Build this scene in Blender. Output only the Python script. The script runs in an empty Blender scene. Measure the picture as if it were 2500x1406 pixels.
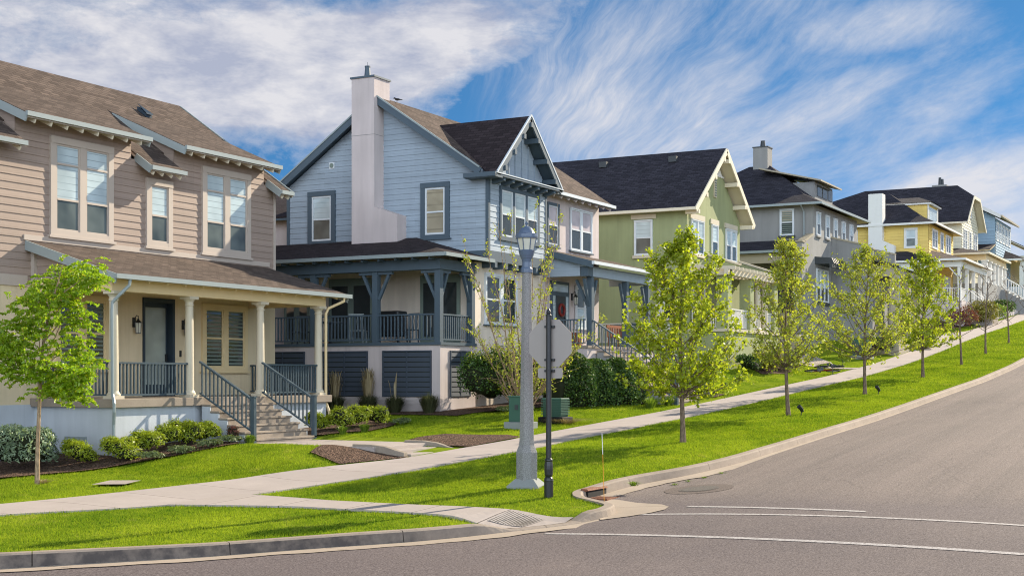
import bpy, bmesh, math, random
import numpy as np
from mathutils import Vector, Matrix
# World axes: x runs uphill along the street, y from the street towards the houses, z up; the eye is at the origin.
TH = math.radians(28.25)
sc = bpy.context.scene
COL = sc.collection
R = math.radians
rnd = random.Random(7)
LOC = {}

# ------------------------------------------------------------------ tables
def curve_table(pts, x0=-80.0, x1=320.0, dx=0.1, sm=0.0):
    xs = np.arange(x0, x1, dx)
    ys = np.interp(xs, [p[0] for p in pts], [p[1] for p in pts])
    if sm > 0:
        n = max(1, int(sm / dx)); k = np.hanning(2 * n + 3); k /= k.sum()
        ys = np.convolve(np.pad(ys, n + 1, mode='edge'), k, mode='valid')
    return lambda x: np.interp(x, xs, ys)
Zs = curve_table([(-80, -5), (0, -2.95), (10, -2.5), (13, -2.42), (16, -2.36), (19, -2.29), (22.25, -2.15), (25, -1.95), (28, -1.76), (31.4, -1.56),
                  (36, -1.33), (40.3, -1.13), (45, -.87), (49.5, -.6), (54.6, -.3), (59.8, 0), (68.1, .6), (75.5, 1.25), (82.8, 1.97), (91, 2.75), (100, 3.5),
                  (120, 5.3), (140, 7.0), (160, 8.4), (200, 10.5), (320, 14)], sm=2.0)
Bs = curve_table([(10, 0), (18, .05), (22, .08), (24, .22), (25.4, .30), (26.2, .28), (26.8, .09), (28.7, .07), (29.3, .16), (32, .12), (36, .25), (45, .2), (49, .45), (53, .9), (58, 1.05), (62, .45), (66, .35),
                  (72, .9), (82, 1.1), (87, .4), (94, .5), (99, 1.1), (112, 1.6), (150, 2)], sm=.45)
KERB = [(9.3, 60), (9.5, 40), (9.7, 28), (10.3, 20.5), (11.5, 17.0), (13.1, 14.9), (15.2, 13.0), (17.8, 11.2), (19.3, 10.45), (20.4, 9.85), (21.3, 9.62),
        (21.9, 9.7), (22.25, 10.2), (22.5, 10.65), (23, 10.9), (24.8, 10.85), (27, 10.2), (29, 9.95), (32, 9.85), (51, 9.8), (170, 9.9)]
_kx = np.concatenate([np.arange(9.3, 23.4, .05), np.arange(23.4, 170, .25)])
_ky = np.interp(_kx, [p[0] for p in KERB], [p[1] for p in KERB])
def _sm(a, n):
    k = np.hanning(2 * n + 3); k /= k.sum()
    return np.convolve(np.pad(a, n + 1, mode='edge'), k, mode='valid')
_m = _kx < 10.4
_ky2 = _sm(_ky, 5); _ky2[_m] = _ky[_m]; _ky = _ky2
def yk(x): return np.interp(x, _kx, _ky)
WU = curve_table([(8, 26), (12, 22.6), (15, 20.6), (17.2, 19.6), (18.7, 19.1), (20.3, 18.6), (22.5, 18.0), (24.5, 17.4), (26.3, 16.9), (30.5, 16.45), (40, 16.4), (79.5, 16.4), (80.5, 17.1), (92.4, 17.2), (93, 16.4), (170, 16.4)], sm=.9)
WL = curve_table([(6.5, 24.5), (10.5, 21.2), (14, 19.3), (16.3, 18.3), (17.2, 17.7), (18.6, 16.9), (20, 16.55), (21.7, 16.3), (24.5, 15.5), (28.7, 15.0), (34, 14.8), (170, 14.8)], sm=.9)
def sstep(a, b, x):
    t = np.clip((x - a) / (b - a), 0, 1); return t * t * (3 - 2 * t)
def ramp_dip(x, y):
    return .125 * sstep(18.75, 19.45, x) * (1 - sstep(20.45, 21.0, x)) * (1 - sstep(yk(x) + .25, yk(x) + 1.3, y))
def G(x, y):                                            # the ground behind the kerb
    z = Zs(x) - .05 * (1 - sstep(9.8, 12.2, y)) + .03 * sstep(12.5, 16, y) + Bs(x) * sstep(16.8, 18.9 + 1.9 * sstep(30, 36, x), y)
    return z - ramp_dip(x, y)
def Rz(x, y):                                           # the road surface with its crown
    c = .22 * np.clip(1 - ((y - 4) / 5.8) ** 2, 0, 1) * sstep(16.5, 21, x)
    return Zs(x) - .205 + .03 * (1 - sstep(16, 19, x)) + c

# ------------------------------------------------------------------ mesh builder
class MB:
    def __init__(s): s.v = []; s.f = []
    def poly(s, pts):
        b = len(s.v); s.v += [tuple(map(float, p)) for p in pts]; s.f.append(tuple(range(b, b + len(pts)))); return s
    def box(s, x0, x1, y0, y1, z0, z1):
        x0, x1 = min(x0, x1), max(x0, x1); y0, y1 = min(y0, y1), max(y0, y1); z0, z1 = min(z0, z1), max(z0, z1)
        b = len(s.v)
        s.v += [(x0, y0, z0), (x1, y0, z0), (x1, y1, z0), (x0, y1, z0), (x0, y0, z1), (x1, y0, z1), (x1, y1, z1), (x0, y1, z1)]
        s.f += [tuple(b + i for i in q) for q in ((0, 3, 2, 1), (4, 5, 6, 7), (0, 1, 5, 4), (1, 2, 6, 5), (2, 3, 7, 6), (3, 0, 4, 7))]
        return s
    def prism(s, pts, vec):
        n = len(pts); b = len(s.v); vec = Vector(vec)
        s.v += [tuple(p) for p in pts] + [tuple(Vector(p) + vec) for p in pts]
        s.f.append(tuple(b + i for i in range(n))[::-1]); s.f.append(tuple(b + n + i for i in range(n)))
        for i in range(n):
            j = (i + 1) % n; s.f.append((b + i, b + j, b + n + j, b + n + i))
        return s
    def slab(s, pts, th): return s.prism([(p[0], p[1], p[2] - th) for p in pts], (0, 0, th))
    def bar(s, p0, p1, w, h, up=(0, 0, 1)):            # a beam from p0 to p1, w across and h along up
        p0, p1 = Vector(p0), Vector(p1); d = (p1 - p0).normalized(); u = Vector(up)
        r = d.cross(u)
        if r.length < 1e-4: r = d.cross(Vector((1, 0, 0)))
        r.normalize(); u = r.cross(d).normalized(); r *= w / 2; u *= h / 2
        s.prism([p0 - r - u, p0 + r - u, p0 + r + u, p0 - r + u], p1 - p0); return s
    def tube(s, pts, r, n=8, cap=True):
        pts = [Vector(p) for p in pts]; m = len(pts)
        rs = r if isinstance(r, (list, tuple)) else [r] * m
        b = len(s.v); prev = None
        for i, p in enumerate(pts):
            d = (pts[min(i + 1, m - 1)] - pts[max(i - 1, 0)]).normalized()
            if prev is None:
                a = d.cross(Vector((0, 0, 1)))
                if a.length < 1e-3: a = d.cross(Vector((1, 0, 0)))
            else: a = prev - d * prev.dot(d)
            a.normalize(); prev = a; c = d.cross(a)
            for k in range(n):
                t = 2 * math.pi * k / n; s.v.append(tuple(p + (a * math.cos(t) + c * math.sin(t)) * rs[i]))
        for i in range(m - 1):
            for k in range(n):
                k2 = (k + 1) % n; s.f.append((b + i * n + k, b + i * n + k2, b + (i + 1) * n + k2, b + (i + 1) * n + k))
        if cap:
            s.f.append(tuple(b + k for k in range(n))[::-1]); s.f.append(tuple(b + (m - 1) * n + k for k in range(n)))
        return s
    def lathe(s, cx, cy, prof, n=16, rot=0.0):         # prof: (radius, z) from bottom to top
        b = len(s.v)
        for r, z in prof:
            for k in range(n):
                t = 2 * math.pi * k / n + rot; s.v.append((cx + r * math.cos(t), cy + r * math.sin(t), z))
        m = len(prof)
        for i in range(m - 1):
            for k in range(n):
                k2 = (k + 1) % n; s.f.append((b + i * n + k, b + i * n + k2, b + (i + 1) * n + k2, b + (i + 1) * n + k))
        s.f.append(tuple(b + k for k in range(n))[::-1]); s.f.append(tuple(b + (m - 1) * n + k for k in range(n)))
        return s
    def ell(s, c, rx, ry, rz, n=12, m=8):
        prof = [(math.sin(math.pi * (i + .5) / m), -math.cos(math.pi * (i + .5) / m)) for i in range(m)]
        b = len(s.v); s.lathe(0, 0, prof, n)
        for i in range(b, len(s.v)):
            v = s.v[i]; s.v[i] = (c[0] + v[0] * rx, c[1] + v[1] * ry, c[2] + v[2] * rz)
        return s
    def grid(s, rows):
        b = len(s.v); m = len(rows[0])
        for r in rows: s.v += [tuple(map(float, p)) for p in r]
        for i in range(len(rows) - 1):
            for j in range(m - 1):
                s.f.append((b + i * m + j, b + i * m + j + 1, b + (i + 1) * m + j + 1, b + (i + 1) * m + j))
        return s
    def build(s, name, mt, parent=None, loc=None, smooth=False, bevel=0):
        base = Vector(LOC[parent]) if parent is not None else Vector(loc or (0, 0, 0))
        me = bpy.data.meshes.new(name)
        me.from_pydata([tuple(Vector(v) - base) for v in s.v], [], s.f); me.update()
        uv_metres(me, base)
        me.materials.append(mt)
        if smooth: me.polygons.foreach_set('use_smooth', [True] * len(me.polygons))
        o = bpy.data.objects.new(name, me); COL.objects.link(o)
        if parent is not None: o.parent = parent
        else: o.location = base
        LOC[o] = tuple(base)
        if bevel:
            b = o.modifiers.new('bevel', 'BEVEL'); b.width = bevel; b.segments = 2; b.limit_method = 'ANGLE'
        return o

def islands(mb):                                       # one MB for each connected piece
    par = list(range(len(mb.v)))
    def find(a):
        while par[a] != a: par[a] = par[par[a]]; a = par[a]
        return a
    for f in mb.f:
        for q in f[1:]: par[find(q)] = find(f[0])
    groups = {}
    for f in mb.f: groups.setdefault(find(f[0]), []).append(f)
    out = []
    for fs in groups.values():
        ids = sorted({i for f in fs for i in f}); mp = {a: k for k, a in enumerate(ids)}; m = MB(); m.v = [mb.v[a] for a in ids]; m.f = [tuple(mp[i] for i in f) for f in fs]; out.append(m)
    return out
def each(mb, name, mt, parent): return [m.build(name, mt, parent) for m in islands(mb)]

def uv_metres(me, base):                                # UV in metres: u level along the face, v up its slope
    uv = me.uv_layers.new(name='UVMap'); d = uv.data; vs = me.vertices; Z = Vector((0, 0, 1))
    for p in me.polygons:
        n = p.normal
        if abs(n.z) < .995:
            u = Z.cross(n).normalized(); v = n.cross(u)
        else: u = Vector((1, 0, 0)); v = Vector((0, 1, 0))
        for li in p.loop_indices:
            c = vs[me.loops[li].vertex_index].co + base
            d[li].uv = (c.dot(u), c.dot(v))

def np_mesh(name, verts, nper, mt, parent=None, loc=(0, 0, 0)):  # many separate faces of nper corners each
    me = bpy.data.meshes.new(name); nv = len(verts); nf = nv // nper
    me.vertices.add(nv); me.vertices.foreach_set('co', np.asarray(verts, np.float32).ravel())
    me.loops.add(nv); me.loops.foreach_set('vertex_index', np.arange(nv, dtype=np.int32))
    me.polygons.add(nf); me.polygons.foreach_set('loop_start', np.arange(0, nv, nper, dtype=np.int32))
    try: me.polygons.foreach_set('loop_total', np.full(nf, nper, np.int32))
    except Exception: pass
    me.update(calc_edges=True); me.validate()
    me.materials.append(mt)
    o = bpy.data.objects.new(name, me); COL.objects.link(o)
    if parent is not None: o.parent = parent
    else: o.location = loc
    LOC[o] = LOC[parent] if parent is not None else tuple(loc)
    return o

def tag(o, label=None, cat=None, group=None, kind=None):
    if label: o['label'] = label
    if cat: o['category'] = cat
    if group: o['group'] = group
    if kind: o['kind'] = kind
    return o
def thing(name, loc, label, cat, group=None, rz=0.0):
    o = bpy.data.objects.new(name, None); COL.objects.link(o); o.location = loc; o.rotation_euler = (0, 0, rz)
    o.empty_display_size = .3; LOC[o] = tuple(loc)
    return tag(o, label, cat, group)
def struct(o): o['kind'] = 'structure'; return o

# ------------------------------------------------------------------ materials
class NT:
    def __init__(s, name):
        s.m = bpy.data.materials.new(name); s.m.use_nodes = True; s.t = s.m.node_tree; s.n = s.t.nodes
        s.n.clear(); s.out = s.n.new('ShaderNodeOutputMaterial')
    def new(s, t, **kw):
        o = s.n.new(t)
        for k, v in kw.items():
            if hasattr(o, k): setattr(o, k, v)
        return o
    def link(s, a, b): s.t.links.new(a, b)
    def val(s, sock, v):
        if isinstance(v, (int, float)): sock.default_value = v
        elif isinstance(v, (tuple, list)): sock.default_value = tuple(v) + ((1,) if len(v) == 3 and sock.type == 'RGBA' else ())
        else: s.link(v, sock)
    def math(s, op, a, b=0.0, c=None):
        o = s.new('ShaderNodeMath'); o.operation = op; s.val(o.inputs[0], a); s.val(o.inputs[1], b)
        if c is not None: s.val(o.inputs[2], c)
        return o.outputs[0]
    def mix(s, f, a, b, mode='MIX'):
        o = s.new('ShaderNodeMix'); o.data_type = 'RGBA'; o.blend_type = mode
        s.val(o.inputs[0], f); s.val(o.inputs[6], a); s.val(o.inputs[7], b); return o.outputs[2]
    def ramp(s, f, lo, hi):
        o = s.new('ShaderNodeMapRange'); s.val(o.inputs[0], f); o.inputs[1].default_value = lo; o.inputs[2].default_value = hi
        return o.outputs[0]
    def coord(s, which='Object', scale=(1, 1, 1)):
        tc = s.new('ShaderNodeTexCoord'); mp = s.new('ShaderNodeMapping'); s.link(tc.outputs[which], mp.inputs[0]); mp.inputs[3].default_value = scale
        return mp.outputs[0]
    def pos(s, scale=(1, 1, 1)):
        g = s.new('ShaderNodeNewGeometry'); mp = s.new('ShaderNodeMapping'); s.link(g.outputs['Position'], mp.inputs[0]); mp.inputs[3].default_value = scale
        return mp.outputs[0]
    def noise(s, vec, scale, detail=3.0, rough=.55):
        o = s.new('ShaderNodeTexNoise'); s.link(vec, o.inputs['Vector']); o.inputs['Scale'].default_value = scale
        o.inputs['Detail'].default_value = detail; o.inputs['Roughness'].default_value = rough; return o.outputs[0]
    def bump(s, h, strength=.3, dist=.02):
        o = s.new('ShaderNodeBump'); o.inputs['Strength'].default_value = strength; o.inputs['Distance'].default_value = dist; s.link(h, o.inputs['Height']); return o.outputs[0]
    def principled(s, col, rough=.8, spec=.3, metal=0.0, normal=None):
        p = s.new('ShaderNodeBsdfPrincipled'); s.val(p.inputs['Base Color'], col); s.val(p.inputs['Roughness'], rough)
        p.inputs['Specular IOR Level'].default_value = spec; p.inputs['Metallic'].default_value = metal
        if normal is not None: s.link(normal, p.inputs['Normal'])
        s.link(p.outputs[0], s.out.inputs[0]); return p

def lin(r, g, b):
    f = lambda c: (c / 255 / 12.92) if c / 255 <= .04045 else ((c / 255 + .055) / 1.055) ** 2.4
    return (f(r), f(g), f(b))
def sh(c, k): return tuple(min(1, x * k) for x in c)

def painted(name, c, rough=.6, var=.10, fine=.3, spec=.3, streak=True):
    t = NT(name); p = t.pos(); big = t.noise(p, .7, 4)
    st = t.noise(t.pos((3.0, 3.0, .35)), 1.6, 3)
    f = t.ramp(t.math('ADD', t.math('MULTIPLY', big, .6), t.math('MULTIPLY', st, .4 if streak else 0)), .3, .75)
    col = t.mix(f, sh(c, 1 - var), sh(c, 1 + var * .6))
    b = t.bump(t.noise(p, 60, 2), fine, .004)
    t.principled(col, rough, spec, normal=b); return t.m
def siding(name, c, e=.182, z0=0.0, w=3.66):
    t = NT(name); p = t.pos(); uvm = t.new('ShaderNodeMapping'); t.link(t.coord('UV'), uvm.inputs[0]); uvm.inputs[1].default_value = (0, -z0, 0)
    br = t.new('ShaderNodeTexBrick'); t.link(uvm.outputs[0], br.inputs['Vector']); br.offset = .37; br.offset_frequency = 2; br.inputs['Scale'].default_value = 1
    br.inputs['Color1'].default_value = (.0, .0, .0, 1); br.inputs['Color2'].default_value = (1, 1, 1, 1); br.inputs['Mortar'].default_value = (.5, .5, .5, 1); br.inputs['Mortar Size'].default_value = .003; br.inputs['Mortar Smooth'].default_value = 0; br.inputs['Brick Width'].default_value = w; br.inputs['Row Height'].default_value = e
    sp = t.new('ShaderNodeSeparateColor'); t.link(br.outputs['Color'], sp.inputs[0]); big = t.noise(p, .6, 5); st = t.noise(t.pos((4, 4, .3)), 1.4, 4); gr = t.noise(t.pos((1.2, 1.2, 22)), 2.2, 3)
    f = t.math('ADD', t.math('MULTIPLY', sp.outputs[0], .25), t.math('ADD', t.math('MULTIPLY', big, .35), t.math('ADD', t.math('MULTIPLY', st, .25), t.math('MULTIPLY', gr, .15))))
    col = t.mix(t.ramp(f, .3, .72), sh(c, .84), sh(c, 1.1)); col = t.mix(t.math('MULTIPLY', br.outputs['Fac'], .45), col, sh(c, .35))
    t.principled(col, .7, .25, normal=t.bump(t.math('ADD', gr, t.noise(p, 60, 2)), .3, .004)); return t.m
def stucco(name, c):
    t = NT(name); p = t.pos(); big = t.noise(p, .55, 4); st = t.noise(t.pos((2.5, 2.5, .25)), 1.3, 4)
    f = t.ramp(t.math('ADD', t.math('MULTIPLY', big, .5), t.math('MULTIPLY', st, .5)), .3, .7)
    col = t.mix(f, sh(c, .78), sh(c, 1.08)); run = t.noise(t.pos((5, 5, .12)), 1.1, 3); col = t.mix(t.math('MULTIPLY', t.ramp(run, .6, .75), .22), col, sh(c, .5))
    h = t.math('ADD', t.noise(p, 45, 3), t.math('MULTIPLY', t.noise(p, 6, 3), 1.5))
    t.principled(col, .9, .2, normal=t.bump(h, .35, .006)); return t.m
def shingle(name, c):
    t = NT(name); uv = t.coord('UV')
    br = t.new('ShaderNodeTexBrick'); t.link(uv, br.inputs['Vector']); br.offset = .5
    br.inputs['Color1'].default_value = (*sh(c, .55), 1); br.inputs['Color2'].default_value = (*sh(c, 1.5), 1); br.inputs['Mortar'].default_value = (*sh(c, .22), 1)
    br.inputs['Scale'].default_value = 1; br.inputs['Mortar Size'].default_value = .012; br.inputs['Mortar Smooth'].default_value = .4; br.inputs['Brick Width'].default_value = .31; br.inputs['Row Height'].default_value = .145
    p = t.pos(); n = t.noise(p, 90, 2); big = t.noise(p, .8, 4)
    col = t.mix(.32, br.outputs['Color'], t.mix(n, sh(c, .5), sh(c, 1.55)))
    col = t.mix(t.ramp(big, .35, .7), t.mix(.35, col, sh(c, .5)), col)
    sep = t.new('ShaderNodeSeparateXYZ'); t.link(uv, sep.inputs[0])
    saw = t.math('FRACT', t.math('DIVIDE', sep.outputs[1], .145))
    h = t.math('SUBTRACT', t.math('ADD', t.math('MULTIPLY', saw, -.8), t.math('MULTIPLY', n, .5)), br.outputs['Fac'])
    t.principled(col, .95, .12, normal=t.bump(h, .55, .012)); return t.m
def concrete(name, c, joint=0.0, axis=0, var=.16, stain=.2, grime_shade=False):
    t = NT(name); p = t.pos(); n1 = t.noise(p, .9, 5, .6); n2 = t.noise(p, 28, 3, .65); n3 = t.noise(p, 5, 4, .6)
    f = t.ramp(t.math('ADD', t.math('MULTIPLY', n1, .5), t.math('ADD', t.math('MULTIPLY', n2, .25), t.math('MULTIPLY', n3, .25))), .33, .68)
    col = t.mix(f, sh(c, 1 - var), sh(c, 1 + var * .6))
    col = t.mix(t.math('MULTIPLY', t.ramp(n3, .58, .75), stain), col, sh(c, .55))
    h = t.math('ADD', n2, t.math('MULTIPLY', t.noise(p, 120, 2), .6))
    if grime_shade:                                           # dirt plus painted-in shade on the kerb face of the older corner
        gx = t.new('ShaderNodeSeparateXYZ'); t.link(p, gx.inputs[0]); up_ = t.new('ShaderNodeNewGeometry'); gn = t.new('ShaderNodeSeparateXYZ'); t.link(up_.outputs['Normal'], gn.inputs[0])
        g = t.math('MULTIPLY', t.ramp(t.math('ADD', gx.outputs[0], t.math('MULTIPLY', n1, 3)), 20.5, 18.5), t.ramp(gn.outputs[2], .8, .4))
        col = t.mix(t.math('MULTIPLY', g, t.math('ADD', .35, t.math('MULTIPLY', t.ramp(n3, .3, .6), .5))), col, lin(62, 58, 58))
    if joint:
        sep = t.new('ShaderNodeSeparateXYZ'); t.link(p, sep.inputs[0])
        fr = t.math('FRACT', t.math('DIVIDE', sep.outputs[axis], joint))
        ln = t.math('LESS_THAN', t.math('ABSOLUTE', t.math('SUBTRACT', fr, .5)), .012 / joint * 1.0)
        ed = t.math('LESS_THAN', t.math('ABSOLUTE', t.math('SUBTRACT', fr, .5)), .05 / joint)
        cell = t.new('ShaderNodeTexWhiteNoise'); cell.noise_dimensions = '1D'; t.link(t.math('FLOOR', t.math('ADD', t.math('DIVIDE', sep.outputs[axis], joint), .5)), cell.inputs['W'])
        col = t.mix(t.math('MULTIPLY', cell.outputs[0], .28), col, sh(c, .78))
        col = t.mix(t.math('MULTIPLY', ed, .25), col, sh(c, 1.25))
        col = t.mix(ln, col, sh(c, .28)); h = t.math('SUBTRACT', h, t.math('MULTIPLY', ln, 4))
    t.principled(col, .88, .25, normal=t.bump(h, .3, .006)); return t.m
def speckle(name, c, k=55, amt=.5):
    t = NT(name); p = t.pos(); n = t.noise(p, k, 2, .7)
    col = t.mix(t.ramp(n, .36, .64), sh(c, 1 - amt), sh(c, 1 + amt)); t.principled(col, .85, .25, normal=t.bump(n, .4, .006)); return t.m
def asphalt():
    t = NT('asphalt'); p = t.pos()
    n = t.noise(p, 30, 4, .8); n2 = t.noise(p, 90, 2, .7); big = t.noise(p, .16, 5, .6)
    tr = t.noise(t.pos((.03, .8, 0)), 1.2, 4, .6); tr2 = t.noise(t.pos((.05, 4, 0)), 1.6, 4, .65)
    sep = t.new('ShaderNodeSeparateXYZ'); t.link(p, sep.inputs[0])
    up = t.ramp(t.math('ADD', sep.outputs[0], t.math('MULTIPLY', big, 1.2)), 23.4, 25.2)     # the older street surface starts beyond a seam
    c0 = lin(76, 65, 68); c1 = lin(96, 84, 77)
    base = t.mix(up, c0, c1)
    wear = t.ramp(t.math('ADD', t.math('MULTIPLY', tr, .65), t.math('MULTIPLY', tr2, .35)), .40, .60)
    col = t.mix(t.math('MULTIPLY', t.math('MULTIPLY', wear, up), .8), t.mix(t.math('MULTIPLY', up, .25), base, sh(c1, .6)), sh(c1, 1.9))
    ps = t.ramp(t.noise(t.pos((.5, .9, 0)), .35, 4, .6), .5, .62); col = t.mix(t.math('MULTIPLY', ps, .28), col, sh(c1, 1.7)); oil = t.ramp(t.noise(t.pos((.25, 1.1, 0)), 1.0, 5, .65), .62, .74); col = t.mix(t.math('MULTIPLY', oil, .35), col, sh(c0, .45))
    col = t.mix(t.ramp(big, .3, .75), t.mix(.22, col, sh(c0, .5)), t.mix(.14, col, lin(150, 136, 126)))
    col = t.mix(t.ramp(n, .36, .66), t.mix(.42, col, sh(c0, .3)), t.mix(.34, col, lin(172, 160, 154)))
    dots = t.math('GREATER_THAN', n2, .70); col = t.mix(t.math('MULTIPLY', dots, .6), col, lin(225, 215, 208))
    vo = t.new('ShaderNodeTexVoronoi'); vo.feature = 'DISTANCE_TO_EDGE'; vo.inputs['Scale'].default_value = .21
    dv = t.new('ShaderNodeVectorMath'); dv.operation = 'ADD'; t.link(p, dv.inputs[0]); nn = t.new('ShaderNodeTexNoise'); nn.inputs['Scale'].default_value = .8; t.link(p, nn.inputs['Vector']); t.link(nn.outputs['Color'], dv.inputs[1]); t.link(dv.outputs[0], vo.inputs['Vector'])
    crack = t.math('LESS_THAN', vo.outputs[0], .0035)
    col = t.mix(t.math('MULTIPLY', t.math('MULTIPLY', crack, .22), up), col, lin(60, 54, 52))
    t.principled(col, .9, .25, normal=t.bump(t.math('ADD', n, t.math('MULTIPLY', n2, .6)), .55, .012)); return t.m
def leafy(name, dark, light, trans=.45, spec=.25, tip=None, gloss=.03):
    t = NT(name); g = t.new('ShaderNodeNewGeometry')
    f = t.math('ADD', t.math('MULTIPLY', g.outputs['Random Per Island'], .7), t.math('MULTIPLY', t.noise(t.pos(), 2.2, 3), .3))
    col = t.mix(f, dark, light)
    if tip: col = t.mix(t.math('GREATER_THAN', g.outputs['Random Per Island'], .93), col, tip)
    d = t.new('ShaderNodeBsdfDiffuse'); t.link(col, d.inputs[0])
    tr = t.new('ShaderNodeBsdfTranslucent'); t.link(t.mix(1.0, col, (1.25, 1.25, .6, 1), 'MULTIPLY'), tr.inputs[0])
    m = t.new('ShaderNodeMixShader'); m.inputs[0].default_value = trans; t.link(d.outputs[0], m.inputs[1]); t.link(tr.outputs[0], m.inputs[2])
    gl = t.new('ShaderNodeBsdfGlossy'); gl.inputs['Roughness'].default_value = .42; gl.inputs[0].default_value = (.9, .95, .85, 1)
    m2 = t.new('ShaderNodeMixShader'); m2.inputs[0].default_value = gloss; t.link(m.outputs[0], m2.inputs[1]); t.link(gl.outputs[0], m2.inputs[2])
    t.link(m2.outputs[0], t.out.inputs[0]); return t.m
def grass_mat(name, mul=1.0, trans=.5):
    t = NT(name); p = t.pos(); a = t.noise(p, .5, 5, .65); b = t.noise(p, 4.5, 5, .75)
    c = t.new('ShaderNodeNewGeometry').outputs['Random Per Island'] if trans else t.noise(p, 40, 2)
    f = t.ramp(t.math('ADD', t.math('MULTIPLY', a, .45), t.math('ADD', t.math('MULTIPLY', b, .4), t.math('MULTIPLY', c, .2))), .36, .66)
    col = t.mix(f, sh((.055, .125, .009), mul), sh((.275, .335, .026), mul))
    col = t.mix(t.math('MULTIPLY', t.ramp(t.noise(p, 1.5, 5, .75), .58, .74), .5), col, sh((.42, .37, .11), mul))
    d = t.new('ShaderNodeBsdfDiffuse'); t.link(col, d.inputs[0])
    if trans:
        tr = t.new('ShaderNodeBsdfTranslucent'); t.link(t.mix(1.0, col, (1.2, 1.2, .5, 1), 'MULTIPLY'), tr.inputs[0])
        m = t.new('ShaderNodeMixShader'); m.inputs[0].default_value = trans; t.link(d.outputs[0], m.inputs[1]); t.link(tr.outputs[0], m.inputs[2]); t.link(m.outputs[0], t.out.inputs[0])
    else: t.link(d.outputs[0], t.out.inputs[0])
    return t.m
def pane_mat(name, c, lines=0.0, rough=.04, spec=.8, wavy=.02, c2=None):
    t = NT(name); p = t.pos(); col = c; n = t.noise(p, 1.1, 2)
    sep = t.new('ShaderNodeSeparateXYZ'); t.link(p, sep.inputs[0])
    base = t.mix(t.ramp(n, .35, .65), sh(c, .8), c2 or sh(c, 1.15))
    if lines:
        fr = t.math('FRACT', t.math('DIVIDE', sep.outputs[2], lines)); base = t.mix(t.math('LESS_THAN', fr, .12), base, sh(c, .72))
    t.principled(base, rough, spec, normal=t.bump(t.noise(p, 1.6, 2), .25, wavy)); return t.m
def bark(name, c):
    t = NT(name); p = t.pos((1, 1, .25)); n = t.noise(p, 30, 4, .7)
    t.principled(t.mix(t.ramp(n, .35, .65), sh(c, .5), sh(c, 1.35)), .9, .15, normal=t.bump(n, .6, .01)); return t.m
def mulch(name, c):
    t = NT(name); p = t.pos(); v = t.new('ShaderNodeTexVoronoi'); t.link(p, v.inputs['Vector']); v.inputs['Scale'].default_value = 26
    sepc = t.new('ShaderNodeSeparateColor'); t.link(v.outputs['Color'], sepc.inputs[0])
    col = t.mix(sepc.outputs[0], sh(c, .35), sh(c, 1.9)); t.principled(col, .95, .1, normal=t.bump(t.math('ADD', v.outputs['Distance'], sepc.outputs[1]), 1.0, .04)); return t.m

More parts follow.
